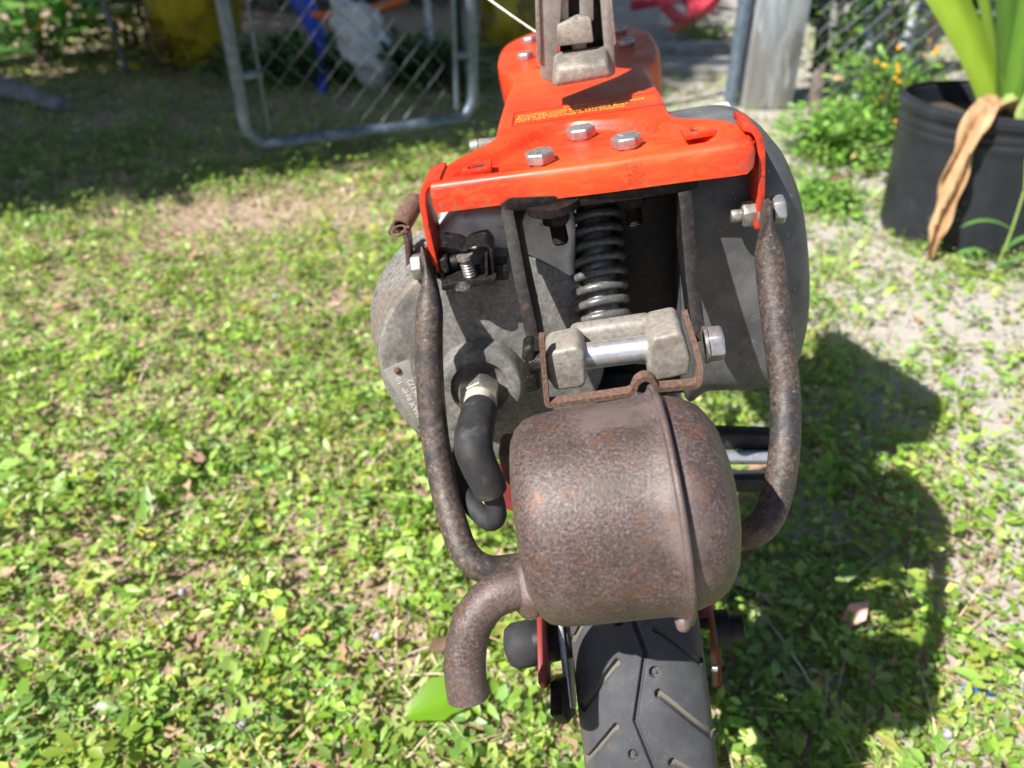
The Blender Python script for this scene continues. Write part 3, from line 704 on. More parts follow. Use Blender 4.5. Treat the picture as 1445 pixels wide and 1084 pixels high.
for q, dy in cr:
    kf = 1-q/.075; vs_ += [Vector((cc.x+(p.x-cc.x)*kf, p.y+dy, cc.z+(p.z-cc.z)*(1-q/.095))) for p in cd]
for i in range(len(cr)-1):
    for k in range(nc): fs.append((i*nc+k, i*nc+(k+1) % nc, (i+1)*nc+(k+1) % nc, (i+1)*nc+k))
fs += [tuple(range(nc)), tuple((len(cr)-1)*nc+k for k in range(nc))]
cover = part(mb.add(vs_, fs), 'side_cover', 'cover_grey', smooth=50)
slab([(0.0569,0.1200,0.5100), (0.0922,0.1200,0.5126), (0.0958,0.1000,0.5044), (0.0561,0.1000,0.5025)], (0, 0, -.03), 'cover_cap', 'beige_top', .002, 2, cover)

# --- suspension spring --------------------------------------------------------------
s0, s1 = V((0.0041,0.0515,0.4858)), V((0.0018,0.0074,0.4259)); sa = (s1-s0); sl = sa.length; sx, sy, sn = frame_of(sa)
mb = MB(); pts = []
turns = 9.2
for i in range(int(turns*18)+1):
    q = i/18*2*math.pi; t = i/(turns*18); pts.append(s0+sa*t+(sx*math.cos(q)+sy*math.sin(q))*.0138)
tube(mb, pts, .0025, 8, 1); part(mb, 'coil_spring', 'spring_steel', smooth=60)
mb = MB(); tube(mb, [s0-sn*.006, s1+sn*.01], .0098, 20, 1); part(mb, 'damper_tube', 'dull_steel')
mb = MB(); thread(mb, s0-sn*.008, sn, .0052, .013); part(mb, 'damper_stud', 'black_steel')
# studs and nuts hanging under the plate
for p, wsh in ((V((-0.0148,-0.0004,0.5086)), True), (V((0.0237,0.0074,0.5053)), False)):
    d_ = V((.04, 0, -1)).normalized(); mb = MB()
    lathe(mb, [(0, .0135), (.004, .0135), (.0045, .0125), (.0052, .009)] if wsh else [(0, .009), (.0012, .009)], p, d_, 30)
    st = part(mb, 'washer', 'black_steel'); c0 = p+d_*(.005 if wsh else .0012)
    mb = MB(); hexa(mb, c0, d_, .0128, .0068, .2); part(mb, 'nut', 'black_steel', bevel=.0004)
    mb = MB(); thread(mb, c0+d_*.0068, d_, .0043, .011); part(mb, 'stud', 'black_steel')

# --- black yoke below the plate, clevis, pin -------------------------------------------
yk = [(-0.0312,-0.0520,0.4326), (-0.0322,-0.0420,0.4547), (-0.0347,-0.0280,0.4792), (-0.0365,-0.0130,0.4994), (-0.0375,-0.0060,0.5080), (-0.0350,-0.0040,0.5106), (-0.0269,-0.0040,0.5100), (0.0061,-0.0040,0.5077), (0.0404,-0.0040,0.5074), (0.0471,-0.0040,0.5070), (0.0490,-0.0060,0.5031), (0.0487,-0.0130,0.4899), (0.0478,-0.0280,0.4668), (0.0478,-0.0440,0.4434)]
mb = MB(); ribbon(mb, yk, .030, .0062, 4); part(mb, 'yoke', 'black_steel', bevel=.0009)
slab([(-0.0408,-0.0020,0.5126), (0.0559,-0.0020,0.5099), (0.0557,-0.0020,0.5035), (-0.0418,-0.0020,0.5072)], (0, .05, 0), 'yoke_top', 'black_steel', .002)
# alloy clevis: back wall and two lugs
cl = empty('clevis'); cl.parent = SC
slab([(-0.0128,-0.0560,0.4645), (0.0226,-0.0560,0.4653), (0.0396,-0.0560,0.4591), (0.0364,-0.0560,0.4371), (-0.0144,-0.0560,0.4476)], (0, .010, 0), 'clevis_body', 'clean_alloy', .003, 3, cl)
slab([(-0.0244,-0.0780,0.4648), (-0.0215,-0.0780,0.4673), (-0.0094,-0.0780,0.4685), (-0.0062,-0.0780,0.4644), (-0.0074,-0.0780,0.4495), (-0.0097,-0.0780,0.4464), (-0.0220,-0.0780,0.4465), (-0.0248,-0.0780,0.4539)], (0, .020, 0), 'lug', 'clean_alloy', .004, 4, cl)
slab([(0.0217,-0.0780,0.4640), (0.0238,-0.0780,0.4680), (0.0348,-0.0780,0.4692), (0.0371,-0.0780,0.4667), (0.0393,-0.0780,0.4560), (0.0382,-0.0780,0.4469), (0.0215,-0.0780,0.4454), (0.0200,-0.0780,0.4510)], (0, .026, 0), 'lug', 'clean_alloy', .004, 4, cl)
mb = MB(); tube(mb, [(-0.0127,-0.0660,0.4562), (0.0254,-0.0660,0.4564)], .0062, 24, 1); mb.build('pin', 'chrome', cl)
mb = MB(); tube(mb, [(-0.0326,-0.0660,0.4563), (-0.0134,-0.0660,0.4563)], .0052, 18, 1); mb.build('pin_end', 'greasy_steel', cl)
# bolt head on the right of the clevis
xa = V((1, 0, .0)); b0 = V((0.0473,-0.0600,0.4508))
mb = MB(); lathe(mb, [(0, .0088), (.0016, .0088)], b0, xa, 28); mb.build('washer', 'dull_steel', cl)
mb = MB(); hexa(mb, b0+xa*.0016, xa, .0145, .0072, .15); mb.build('bolt_head', 'zinc', cl, bevel=.0006)
# greasy lump on the left
mb = MB()
pl_ = [(-0.0343,-0.0700,0.4666), (-0.0293,-0.0700,0.4674), (-0.0290,-0.0700,0.4591), (-0.0293,-0.0700,0.4426), (-0.0373,-0.0700,0.4413), (-0.0367,-0.0700,0.4563)]
prism(mb, pl_, (0, .012, 0)); part(mb, 'greasy_bracket', 'greasy_steel', bevel=.002, seg=3)

# --- muffler -----------------------------------------------------------------------------
mc = V((0.0045,-0.1321,0.4217)); mx = V((1, .06, 0)).normalized()
mf = empty('muffler'); mf.parent = SC
mb = MB(); prof = [(-.0440, .0), (-.0440, .030), (-.0432, .0350), (-.0410, .0393), (-.0372, .0426), (-.032, .0441), (-.022, .0449), (.0, .0452), (.0095, .0454), (.0135, .0464), (.0160, .0480)]
lathe(mb, prof, mc, mx, 80, lambda q, h: .975+.006*math.sin(2*q+1)); can = mb.build('can', 'rust', mf, smooth=50)
mb = MB(); lathe(mb, [(.0150, .0430), (.0152, .0482), (.0158, .0494), (.0172, .0496), (.0180, .0486), (.0184, .0425)], mc, mx, 80, lambda q, h: .978+.006*math.sin(2*q+1)); mb.build('seam_flange', 'rust', mf, smooth=70)
mb = MB(); lathe(mb, [(.0182, .0440), (.0212, .0443), (.0275, .0424), (.0335, .0385), (.0380, .0315), (.0405, .0225), (.0415, .012), (.0417, 0)], mc, mx, 80, lambda q, h: .975); mb.build('end_cap', 'rust', mf, smooth=60)
# lip at the foot of the seam and ear at its head
mb = MB(); tube(mb, [(0.0208,-0.1609,0.3908), (0.0207,-0.1653,0.3895), (0.0201,-0.1668,0.3872)], [.0042, .0046, .0030], 14, 4, flat=[(.75, 1), (.75, 1)]); mb.build('flange_lip', 'rust', mf)
# tail pipe (open end)
tp = [(-0.0334,-0.1576,0.4082), (-0.0442,-0.1612,0.4110), (-0.0527,-0.1644,0.4100), (-0.0595,-0.1687,0.4050), (-0.0636,-0.1738,0.3980), (-0.0657,-0.1799,0.3889), (-0.0659,-0.1851,0.3787)]
mb = MB(); tube(mb, tp, .0083, 28, 8, cap=False)
P = catmull(tp, 8); e = P[-1]; t = (P[-1]-P[-3]).normalized()
o_ = len(mb.v); tube(mb, [e, e-t*.001, e-t*.009], [.0081, .0070, .0064], 28, 1, cap=False)
k1 = (len(P)-1)*28
mb.build('tail_pipe', 'rust', mf, smooth=60)
mb = MB(); lathe(mb, [(-.004, .0100), (0, .0124), (.0040, .0112), (.006, .0088)], V(tp[0])+(V(tp[1])-V(tp[0]))*.35, V(tp[1])-V(tp[0]), 26, lambda q, h: 1+.07*math.sin(5*q)+.05*math.sin(9*q)); mb.build('weld_bead', 'rust', mf)
# hanger strap over the muffler
st_ = round_corners([(-0.0239,-0.0800,0.4761), (-0.0253,-0.0820,0.4585), (-0.0261,-0.0860,0.4444), (0.0020,-0.0880,0.4465), (0.0123,-0.0880,0.4469), (0.0146,-0.0880,0.4526), (0.0182,-0.0880,0.4546), (0.0214,-0.0880,0.4527), (0.0231,-0.0880,0.4476), (0.0410,-0.0860,0.4457), (0.0428,-0.0820,0.4525), (0.0411,-0.0760,0.4636), (0.0389,-0.0720,0.4737)], .0022, 4)
mb = MB(); ribbon(mb, st_, .0055, .0024, 1); mb.build('hanger_strap', 'rust_light', mf)

# --- rear guard tube ------------------------------------------------------------------------
gp = [(-0.0851,0.0040,0.4913), (-0.0840,-0.0020,0.4824), (-0.0844,-0.0100,0.4739), (-0.0851,-0.0200,0.4667), (-0.0891,-0.0340,0.4413), (-0.0910,-0.0500,0.4120), (-0.0887,-0.0680,0.3882), (-0.0833,-0.0860,0.3737), (-0.0783,-0.0950,0.3652), (-0.0685,-0.0980,0.3580), (-0.0499,-0.0920,0.3515), (-0.0195,-0.0900,0.3473), (0.0272,-0.0900,0.3522), (0.0542,-0.0940,0.3620), (0.0628,-0.0980,0.3690), (0.0712,-0.0920,0.3759), (0.0802,-0.0740,0.3885), (0.0861,-0.0520,0.4110), (0.0866,-0.0340,0.4368), (0.0869,-0.0200,0.4571), (0.0870,-0.0120,0.4706), (0.0868,-0.0080,0.4820), (0.0869,-0.0060,0.4950)]
rad = [.0060, .0062, .0068, .0071] + [.0073]*15 + [.0074, .0073, .0064, .0060]
flt = [(.28, 1.35), (.32, 1.3), (.70, 1.12), (1, 1)] + [(1, 1)]*15 + [(1, 1), (.95, 1.05), (.45, 1.25), (.28, 1.35)]
mb = MB(); tube(mb, gp, rad, 22, 7, flat=flt); guard = part(mb, 'rear_guard_tube', 'worn_tube', smooth=60)
guard['label'] = 'bent steel guard tube with worn black paint and rust'
# bolts through the ears
def xbolt(p, nutside, headx, nutx, hm, nm):
    p = V(p)
    mb = MB(); d = 1 if headx > 0 else -1
    hexa(mb, p+V((headx, 0, 0)), (d, 0, 0), .0128, .006, .2); part(mb, 'ear_bolt', hm, bevel=.0006)
    mb = MB(); d2 = -d
    lathe(mb, [(0, .0082), (.0015, .0082)], p+V((nutx, 0, 0)), (d2, 0, 0), 24)
    hexa(mb, p+V((nutx+d2*.0015, 0, 0)), (d2, 0, 0), .0125, .0065, .4); lathe(mb, [(.008, .0036), (.0125, .0036), (.013, .003)], p+V((nutx, 0, 0)), (d2, 0, 0), 18)
    part(mb, 'ear_nut', nm, bevel=.0004)
xbolt((0.0873,0.0020,0.4859), 1, .0042, -.0028, 'zinc', 'dull_steel')
xbolt((-0.0855,0.0080,0.4805), 1, -.0038, .0030, 'zinc', 'greasy_steel')

# --- throttle linkage at the left corner -----------------------------------------------------
lk = empty('linkage'); lk.parent = SC
ribs = round_corners([(-0.0746,-0.0040,0.4954), (-0.0665,-0.0040,0.4930), (-0.0637,-0.0040,0.4906), (-0.0599,-0.0040,0.4928), (-0.0520,-0.0040,0.4935), (-0.0498,-0.0040,0.4893), (-0.0517,-0.0040,0.4719)], .0012, 3)
mb = MB(); ribbon(mb, ribs, .016, .0016, 1); mb.build('bent_clip', 'greasy_steel', lk)
slab([(-0.0786,-0.0080,0.4754), (-0.0787,-0.0080,0.4717), (-0.0499,-0.0080,0.4715), (-0.0491,-0.0080,0.4758)], (0, .02, 0), 'clip_base', 'greasy_steel', .0006, 2, lk)
mb = MB(); thread(mb, (-0.0636,-0.0040,0.4874), (.06, 0, -1), .0036, .012, .0016); lathe(mb, [(-.001, .0), (-.001, .0045), (.0012, .0045)], (-0.0636,-0.0040,0.4874), (.06, 0, -1), 18); mb.build('adjuster_screw', 'dull_steel', lk)
mb = MB(); lathe(mb, [(0, .0075), (.002, .006), (.004, .004)], (-0.0666,-0.0040,0.4716), (0, 0, 1), 18); mb.build('screw_seat', 'greasy_steel', lk)
slab([(-0.0580,0.0000,0.4800), (-0.0433,0.0000,0.4777), (-0.0441,0.0000,0.4688), (-0.0601,0.0000,0.4696)], (0, .012, 0), 'mount_block', 'greasy_steel', .0012, 2, lk)
slab([(-0.0530,-0.0060,0.4875), (-0.0515,-0.0060,0.4873), (-0.0539,-0.0060,0.4715), (-0.0557,-0.0060,0.4718)], (0, .012, 0), 'clip_leg', 'greasy_steel', .0004, 2, lk)
# rusty return spring, lever
rs0, rs1 = V((-0.0923,0.0424,0.5059)), V((-0.1001,0.0244,0.4982))
mb = MB(); pts = []; rsx, rsy, rsn = frame_of(rs1-rs0)
for i in range(14*12+1):
    q = i/12*2*math.pi; pts.append(rs0+(rs1-rs0)*(i/168)+(rsx*math.cos(q)+rsy*math.sin(q))*.0044)
tube(mb, pts, .0011, 6, 1); mb.build('return_spring', 'rust_light', lk)
mb = MB(); pts = [rs1+rsx*math.cos(a)*.004+rsn*(.003+math.sin(a)*.004) for a in np.linspace(0, 6.283, 17)]; tube(mb, pts, .0008, 6, 1); mb.build('spring_hook', 'rust_light', lk)
mb = MB(); ribbon(mb, [(-0.1112,0.0350,0.4914), (-0.1060,0.0350,0.4923), (-0.1025,0.0350,0.4897), (-0.1024,0.0350,0.4836), (-0.1061,0.0350,0.4642)], .012, .0028, 4); mb.build('brake_lever', 'rust', lk, bevel=.0005)
mb = MB(); tube(mb, [(-0.0313,0.0241,0.4989), (-0.0395,0.0035,0.4873)], .0016, 8, 1); mb.build('link_rod', 'rust_light', lk)
mb = MB(); tube(mb, [(-0.0560,0.0607,0.4875), (-0.0762,0.0425,0.4830), (-0.0878,0.0277,0.4815)], .0016, 8, 4); mb.build('cable', 'rust_light', lk)
mb = MB(); lathe(mb, [(-.008, .0), (-.008, .004), (-.003, .005), (-.002, .0042), (-.001, .005), (.005, .0045), (.03, .003)], (-0.0655,0.1510,0.5007), (1, .1, -.05), 20); mb.build('knob', 'post_alloy', lk)

# --- swing arm, axle ends, pedal ----------------------------------------------------------------
sw = empty('swing_arm'); sw.parent = SC
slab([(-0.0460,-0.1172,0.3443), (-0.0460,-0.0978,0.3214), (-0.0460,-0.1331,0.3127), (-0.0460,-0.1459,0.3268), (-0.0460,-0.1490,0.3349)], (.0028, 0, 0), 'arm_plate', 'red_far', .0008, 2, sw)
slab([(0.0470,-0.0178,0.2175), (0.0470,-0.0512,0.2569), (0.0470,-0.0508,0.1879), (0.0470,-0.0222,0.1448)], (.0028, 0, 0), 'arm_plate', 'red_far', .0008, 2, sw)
mb = MB(); lathe(mb, [(0, .0105), (.003, .0118), (.012, .0118), (.0155, .0095), (.017, .005), (.0172, 0)], (-0.0507,-0.1080,0.3136), (-1, -.1, -.1), 28); mb.build('rubber_cap', 'rubber', sw)
mb = MB(); lathe(mb, [(-.016, .0115), (.002, .0115)], (-0.0493,-0.1079,0.3133), (-1, -.1, -.1), 28); mb.build('spacer', 'black_plastic', sw)
mb = MB(); lathe(mb, [(0, .010), (.007, .010), (.0075, .007), (.014, .007), (.0145, 0)], (0.0409,-0.0999,0.3025), (1, 0, 0), 24); mb.build('axle_nut', 'black_plastic', sw)
mb = MB(); lathe(mb, [(0, .002), (.003, .0018), (.0032, 0)], (0.0357,-0.1204,0.2997), (1, -.3, 0), 12); mb.build('pin', 'zinc', sw)
slab([(-0.0380,-0.1109,0.3322), (-0.0380,-0.0766,0.2911), (-0.0380,-0.1231,0.2771), (-0.0380,-0.1365,0.2970)], (.003, 0, 0), 'chain_plate', 'zinc', .0006, 2, sw)
slab([(-0.0420,-0.1409,0.3248), (-0.0420,-0.1116,0.2914), (-0.0420,-0.1221,0.2699), (-0.0420,-0.1475,0.3011), (-0.0420,-0.1579,0.3235)], (.006, 0, 0), 'chain_tensioner', 'black_steel', .0012, 2, sw)
mb = MB(); tube(mb, [(-.05, .0, .19), (.055, 0, .19)], .006, 16, 1); mb.build('axle', 'black_steel', sw)
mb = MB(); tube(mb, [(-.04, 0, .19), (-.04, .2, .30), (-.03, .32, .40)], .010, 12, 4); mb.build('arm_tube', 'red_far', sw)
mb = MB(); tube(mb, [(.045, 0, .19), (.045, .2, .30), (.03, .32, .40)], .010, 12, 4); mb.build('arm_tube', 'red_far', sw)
pd_ = empty('pedal'); pd_.parent = SC
def bar(p, q, s, name, mat, bev):
    p, q = V(p), V(q); d = q-p; x, y, a = frame_of(d); Mx = Matrix((x, y, a)).transposed(); mb = MB(); box(mb, (p+q)/2, (s[0], s[1], d.length), Mx); return mb.build(name, mat, pd_, bevel=bev)
bar((0.0573,0.0722,0.2966), (0.1217,0.0746,0.2835), (.012, .014), 'pedal_rubber', 'rubber', .002)
bar((0.0523,0.0433,0.2804), (0.1152,0.0466,0.2694), (.012, .012), 'pedal_rubber', 'rubber', .002)
bar((0.0516,0.0396,0.2767), (0.1145,0.0435,0.2664), (.003, .004), 'reflector', 'yellow_reflector', .0005)
mb = MB(); tube(mb, [(0.0430,0.0596,0.2899), (0.1192,0.0637,0.2764)], .0052, 18, 1); mb.build('spindle', 'chrome', pd_)
mb = MB(); tube(mb, [(0.0454,0.0598,0.2895), (0.0470,0.1327,0.2911)], .006, 12, 1); mb.build('crank_arm', 'dull_steel', pd_)
# lower frame tube out to the front wheel
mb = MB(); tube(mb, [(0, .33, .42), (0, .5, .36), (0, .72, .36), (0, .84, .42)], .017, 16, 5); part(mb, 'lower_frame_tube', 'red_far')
mb = MB(); tube(mb, [(.05, .90, .19), (.05, .86, .40), (0, .84, .44), (-.05, .86, .40), (-.05, .90, .19)], .009, 12, 4); part(mb, 'front_fork', 'black_steel')

# ------------------------------------------------------------------ chain-link gate
def chain_fabric(parent, o, ux, w, z0, z1, p, r=.0017, lab=None):
    o, ux = V(o), V(ux).normalized(); nv = Vector((-ux.y, ux.x, 0)); k = 0
    x = p/4
    while x < w-p*.2:
        pts = []; z = z0; s = 1 if k % 2 else -1; k += 1
        while z < z1:
            xx = min(max(x+s*p*.26, .004), w-.004); pts.append(o+ux*xx+Vector((0, 0, z))+nv*(.003*s)); s = -s; z += p*.5
        mb = MB(); tube(mb, pts, r, 5, 1); mb.build('wire', 'wire', parent, smooth=0); x += p*.5
def pipe(parent, pts, r, name, mat='galvanised', sub_=1, n=14):
    mb = MB(); tube(mb, pts, r, n, sub_); return mb.build(name, mat, parent)
g0, g1 = V((-0.6664,1.9653,0.0700)), V((-0.1105,2.2624,0.0700)); gu = (g1-g0).normalized(); gw = (g1-g0).length
GT = empty('chain_link_gate', (0, 0, 0)); tag(GT, 'galvanised chain link gate with rounded pipe frame standing open on the left', 'gate')
def gpt(x, z): q = g0+gu*x; return Vector((q.x, q.y, z))
fr = [gpt(0, 1.25), gpt(0, .2), gpt(0, .13), gpt(.02, .085), gpt(.065, .07), gpt(gw*.5, .07), gpt(gw-.065, .07), gpt(gw-.02, .085), gpt(gw, .13), gpt(gw, .2), gpt(gw, 1.25)]
pipe(GT, fr, .0165, 'pipe_frame', 'galvanised', 5)
chain_fabric(GT, gpt(.035, 0), gu, gw-.07-.02, .09, 1.2, .064, .0016)
pipe(GT, [gpt(.055, 1.2), gpt(.055, .10)], .0045, 'tension_bar', n=8)
pipe(GT, [gpt(gw-.05, 1.2), gpt(gw-.05, .10)], .0075, 'tension_bar', n=8)
for z in (.24, .47): 
    pipe(GT, [gpt(-.006, z), gpt(.06, z)], .011, 'clamp_band', n=10); pipe(GT, [gpt(gw-.052, z), gpt(gw+.006, z)], .011, 'clamp_band', n=10)
# hinge post next to it
HP = empty('fence_post'); tag(HP, 'dark green steel post behind the right side of the gate', 'post')
q = V((-0.1787,2.6961,0.0000)); pipe(HP, [(q.x, q.y+.06, 0), (q.x-.01, q.y+.06, 1.5)], .016, 'post_pipe', 'black_steel'); pipe(HP, [(q.x-.01, q.y+.06, 1.5), (q.x-.01, q.y+.06, 1.52)], .019, 'post_cap', 'black_steel')

# ------------------------------------------------------------------ things behind the gate
def bucket(name, c, axis, r, h, mat, label, cat, ribs=3, wall=.004):
    e = empty(name); tag(e, label, cat)
    prof = [(0, r*.74), (h*.02, r*.76)]
    for i in range(1, 13):
        t = i/12; rr = r*(.76+.22*t); prof.append((h*t, rr))
        if ribs and i % max(1, 12//ribs) == 0: prof += [(h*t+.002, rr*1.05), (h*t+.012, rr*1.05), (h*t+.014, rr)]
    prof += [(h+.02, r*1.04), (h+.02, r*.96), (h*.9, r*.93), (h*.06, r*.72), (h*.06, .0)]
    mb = MB(); lathe(mb, prof, c, axis, 40); mb.build('shell', mat, e)
    x, y, a = frame_of(axis); pts = [V(c)+a*h+x*math.cos(q)*r*1.05+(y*.4+a*.9).normalized()*math.sin(q)*r*.9 for q in np.linspace(0, math.pi, 13)]
    mb = MB(); tube(mb, pts, .003, 6, 1); mb.build('handle', 'wire', e)
    return e
p = V((-1.3241,3.3141,0.0000)); bucket('plastic_tub', (p.x, p.y+.12, .03), (.25, -.15, .9), .21, .42, 'yellow_plastic', 'large dirty yellow plastic tub left of the gate', 'tub')
p = V((-0.0015,3.5896,0.0000)); bucket('plastic_bucket', (p.x+.16, p.y+.1, .12), (-1, -.25, .1), .12, .26, 'yellow_plastic', 'yellow ribbed plastic bucket lying on its side behind the scooter', 'bucket', 6)
# ride-on toy: blue slide side, orange seat
TY = empty('toy_slide'); tag(TY, 'blue and orange plastic toy lying behind the gate mesh', 'toy')
mb = MB(); tube(mb, [(-0.9461,3.4217,0.3908), (-0.8081,3.2759,0.2581), (-0.7674,3.2316,0.1897), (-0.7223,3.1302,0.1255)], [.05, .045, .035, .03], 14, 5); mb.build('slide_rail', 'blue_plastic', TY)
mb = MB(); tube(mb, [(-0.7414,3.1363,0.2267), (-0.6626,3.1306,0.2179), (-0.5577,3.1392,0.2311), (-0.4339,3.2175,0.2599), (-0.3328,3.3203,0.3264)], [.02, .032, .036, .03, .03], 14, 5, flat=[(1, .6)]*2); mb.build('seat_rim', 'orange_plastic', TY)
mb = MB(); tube(mb, [(-0.7223,3.1404,0.1412), (-0.6748,2.8608,-0.0140)], .018, 10, 1); mb.build('toy_leg', 'blue_plastic', TY)
mb = MB(); tube(mb, [(-0.3328,3.3055,0.3036), (-0.2951,3.0604,0.0180)], .014, 10, 1); mb.build('toy_leg', 'pale_pipe', TY)
# white plastic bag
bm = bmesh.new(); bmesh.ops.create_icosphere(bm, subdivisions=4, radius=1)
bc = V((-0.5330,2.9683,0.1516))
for v in bm.verts:
    q = v.co.copy(); f = 1+.16*math.sin(6*q.x+2)*math.sin(5*q.y+1)+.12*math.sin(11*q.z+3*q.x)+.07*math.sin(17*q.y+9*q.z)
    v.co = Vector((q.x*.085, q.y*.07, q.z*.15))*f+Vector((.05*q.z*-1, 0, 0))+Vector((bc.x, bc.y, .16))
me = bpy.data.meshes.new('plastic_bag'); bm.to_mesh(me); bm.free(); me.shade_smooth(); me.materials.append(MATS['white_bag'])
bagO = bpy.data.objects.new('plastic_bag', me); COL.objects.link(bagO); tag(bagO, 'crumpled white plastic bag behind the gate mesh', 'bag')
# thin stake at the left, board
p = V((-1.4968,3.1768,0.0000)); mb = MB(); tube(mb, [(p.x, p.y, 0), (p.x-.03, p.y, .35), (p.x-.05, p.y, .8)], .010, 10, 3); tag(mb.build('garden_stake', 'galvanised'), 'thin grey metal stake standing in the weeds at upper left', 'stake')
a, c = V((-2.1547,3.0249,0.0000)), V((-1.4743,2.6187,0.0000)); d = (c-a); x, y_, az_ = frame_of(d)
mb = MB(); tube(mb, [a+Vector((0, 0, .03)), (a+c)/2+Vector((0, 0, .045)), c+Vector((0, 0, .015))], [.055, .05, .03], 14, 6, flat=[(1, .8), (1, .7)]); tag(mb.build('fallen_log', 'weathered_wood', smooth=60), 'weathered grey log end lying at the left edge', 'log')

# red plastic folding chair in the distance
CH = empty('folding_chair'); tag(CH, 'faded red plastic folding chair lying collapsed beyond the scooter', 'chair')
def plank(p, q, w, th, name, mat, par):
    p, q = V(p), V(q); d = q-p; x, y, a = frame_of(d); Mx = Matrix((x, y, a)).transposed(); mb = MB(); box(mb, (p+q)/2, (w, th, d.length), Mx); return mb.build(name, mat, par, bevel=min(w, th)*.2)
plank((0.7436,4.2103,0.1362), (0.9185,4.1150,-0.0105), .06, .045, 'chair_leg', 'red_plastic', CH)
plank((1.0060,4.2294,0.1656), (0.7683,4.0609,-0.0021), .07, .05, 'chair_leg', 'red_plastic', CH)
plank((0.6015,4.3153,0.1142), (0.9965,4.3602,0.1835), .05, .05, 'arm_rest', 'red_plastic', CH)
plank((0.8820,4.4260,0.1930), (0.9786,4.2957,0.0841), .16, .03, 'seat', 'red_plastic', CH)
plank((0.8835,4.1208,-0.0017), (0.9360,4.0941,-0.0428), .05, .04, 'foot', 'red_plastic', CH)
# pale slabs on the ground beyond
for i, (p, sx_, sy_, a) in enumerate((((0.7548,3.3141,0.0000), .42, .26, .05), ((0.8062,3.7256,0.0000), .5, .2, -.08), ((0.6369,4.1098,0.0000), .5, .3, .1))):
    mb = MB(); box(mb, (p[0], p[1], .012), (sx_, sy_, .035), Matrix.Rotation(a, 3, 'Z'))
    tag(mb.build('paving_slab', 'concrete', bevel=.006), ['pale paving slab nearest the scooter in the sunlit gap', 'middle pale paving slab behind the nearest one', 'farthest pale paving slab by the red chair'][i], 'paving slab', 'slabs in the gap')

# ------------------------------------------------------------------ fence on the right
PW = empty('corner_post'); tag(PW, 'weathered pale grey corner post with peeling paint right of the scooter', 'post')
a = V((0.7889,2.6000,0.0000)); mb = MB(); box(mb, (a.x+.06, a.y+.10, .7), (.16, .12, 1.4)); mb.build('concrete_core', 'painted_post', PW, bevel=.008)
b_ = V((0.7276,2.7160,0.0000)); pipe(PW, [(b_.x+.01, b_.y-.02, 0), (b_.x+.01, b_.y-.02, 1.4)], .024, 'steel_pipe'); pipe(PW, [(b_.x+.055, b_.y-.05, 0), (b_.x+.055, b_.y-.05, 1.4)], .010, 'tension_bar')
FN = empty('chain_link_fence'); tag(FN, 'old chain link fence overgrown with vines behind the black pot', 'fence')
f0 = Vector((a.x+.15, a.y-.02, 0)); fu = Vector((1, -.10, 0)).normalized()
chain_fabric(FN, f0, fu, 1.5, .05, 1.1, .064, .0016)
pipe(FN, [f0+fu*.0+Vector((0, 0, 1.12)), f0+fu*1.5+Vector((0, 0, 1.12))], .017, 'top_rail')
for i, (p, q, r_, nm, mt, lb) in enumerate((
        ((1.3364,2.7985,0.0000), (1.3778,2.9916,0.4628), .024, 'leaning_pipe', 'pale_pipe', 'pale blue plastic pipe leaning on the fence left of the pot'),
        ((1.1786,2.6961,0.0000), (1.2648,3.1642,0.4532), .026, 'leaning_pipe', 'pale_pipe', 'short pale pipe behind the fence vines'),
        ((0.9783,2.5542,0.0000), (1.1205,3.1642,0.4532), .022, 'dead_branch', 'bark', 'dead brown branch standing against the fence'),
        ((1.3609,2.6961,0.0000), (1.4265,2.8829,0.3873), .008, 'dead_stick', 'dry_leaf', 'thin dry stick leaning beside the pot'))):
    mb = MB(); pm = (V(p)+V(q))/2+Vector((.01, .01, 0)); tube(mb, [p, pm, q], [r_*1.1, r_, r_*.9], 12, 4); tag(mb.build(nm, mt), lb, 'pipe' if 'pipe' in nm else 'branch')
mb = MB(); q = V((1.4275,3.2197,0.1715)); box(mb, (q.x, q.y, q.z), (.38, .15, .15)); box(mb, (q.x+.02, q.y+.02, q.z/2-.05), (.3, .13, q.z-.05)); tag(mb.build('concrete_block', 'concrete', bevel=.006), 'grey concrete block stacked behind the fence', 'block')

# ------------------------------------------------------------------ plant in a black nursery pot
pcn = V((1.0501,1.5629,0.0000)); pcn = Vector((.960, 1.575, 0)); PT = empty('nursery_pot', pcn); tag(PT, 'big black plastic nursery pot at the right edge', 'pot')
H_, r0, r1 = .268, .181, .165
prof = [(0, r0-.035), (.004, r0-.028), (.01, r0-.026)]
for i in range(1, 15): t = i/14; prof.append((H_*.78*t, r0-.026+(r1-r0+.03)*t))
zz = H_*.78
for k in range(4): prof += [(zz+.004+k*.017, r1+.007), (zz+.014+k*.017, r1+.0075), (zz+.017+k*.017, r1+.004)]
prof += [(H_-.012, r1+.012), (H_, r1+.014), (H_+.003, r1+.009), (H_-.002, r1+.003), (H_-.06, r1-.001), (H_-.075, r1-.004)]
mb = MB(); lathe(mb, prof, (0, 0, 0), (0, 0, 1), 72, lambda q, h: 1+(.018*math.sin(2*q+.6)+.012*math.sin(5*q))*max(0, h/H_)**2); mb.build('pot_shell', 'pot_plastic', PT, smooth=35)
mb = MB(); lathe(mb, [(0, 0.0), (0, r1-.004), (-.02, r1-.004)], (0, 0, H_-.035), (0, 0, 1), 40); mb.build('potting_soil', 'soil', PT)
for k in range(5):
    a = -2.6+k*.55; mb = MB(); lathe(mb, [(0, .010), (.004, .010)], ((r0-.027)*math.cos(a), (r0-.027)*math.sin(a), .014), (math.cos(a), math.sin(a), 0), 12); mb.build('drain_hole_shade', 'hole_shade', PT)  # dark discs on the wall, painted as the shade inside drain holes
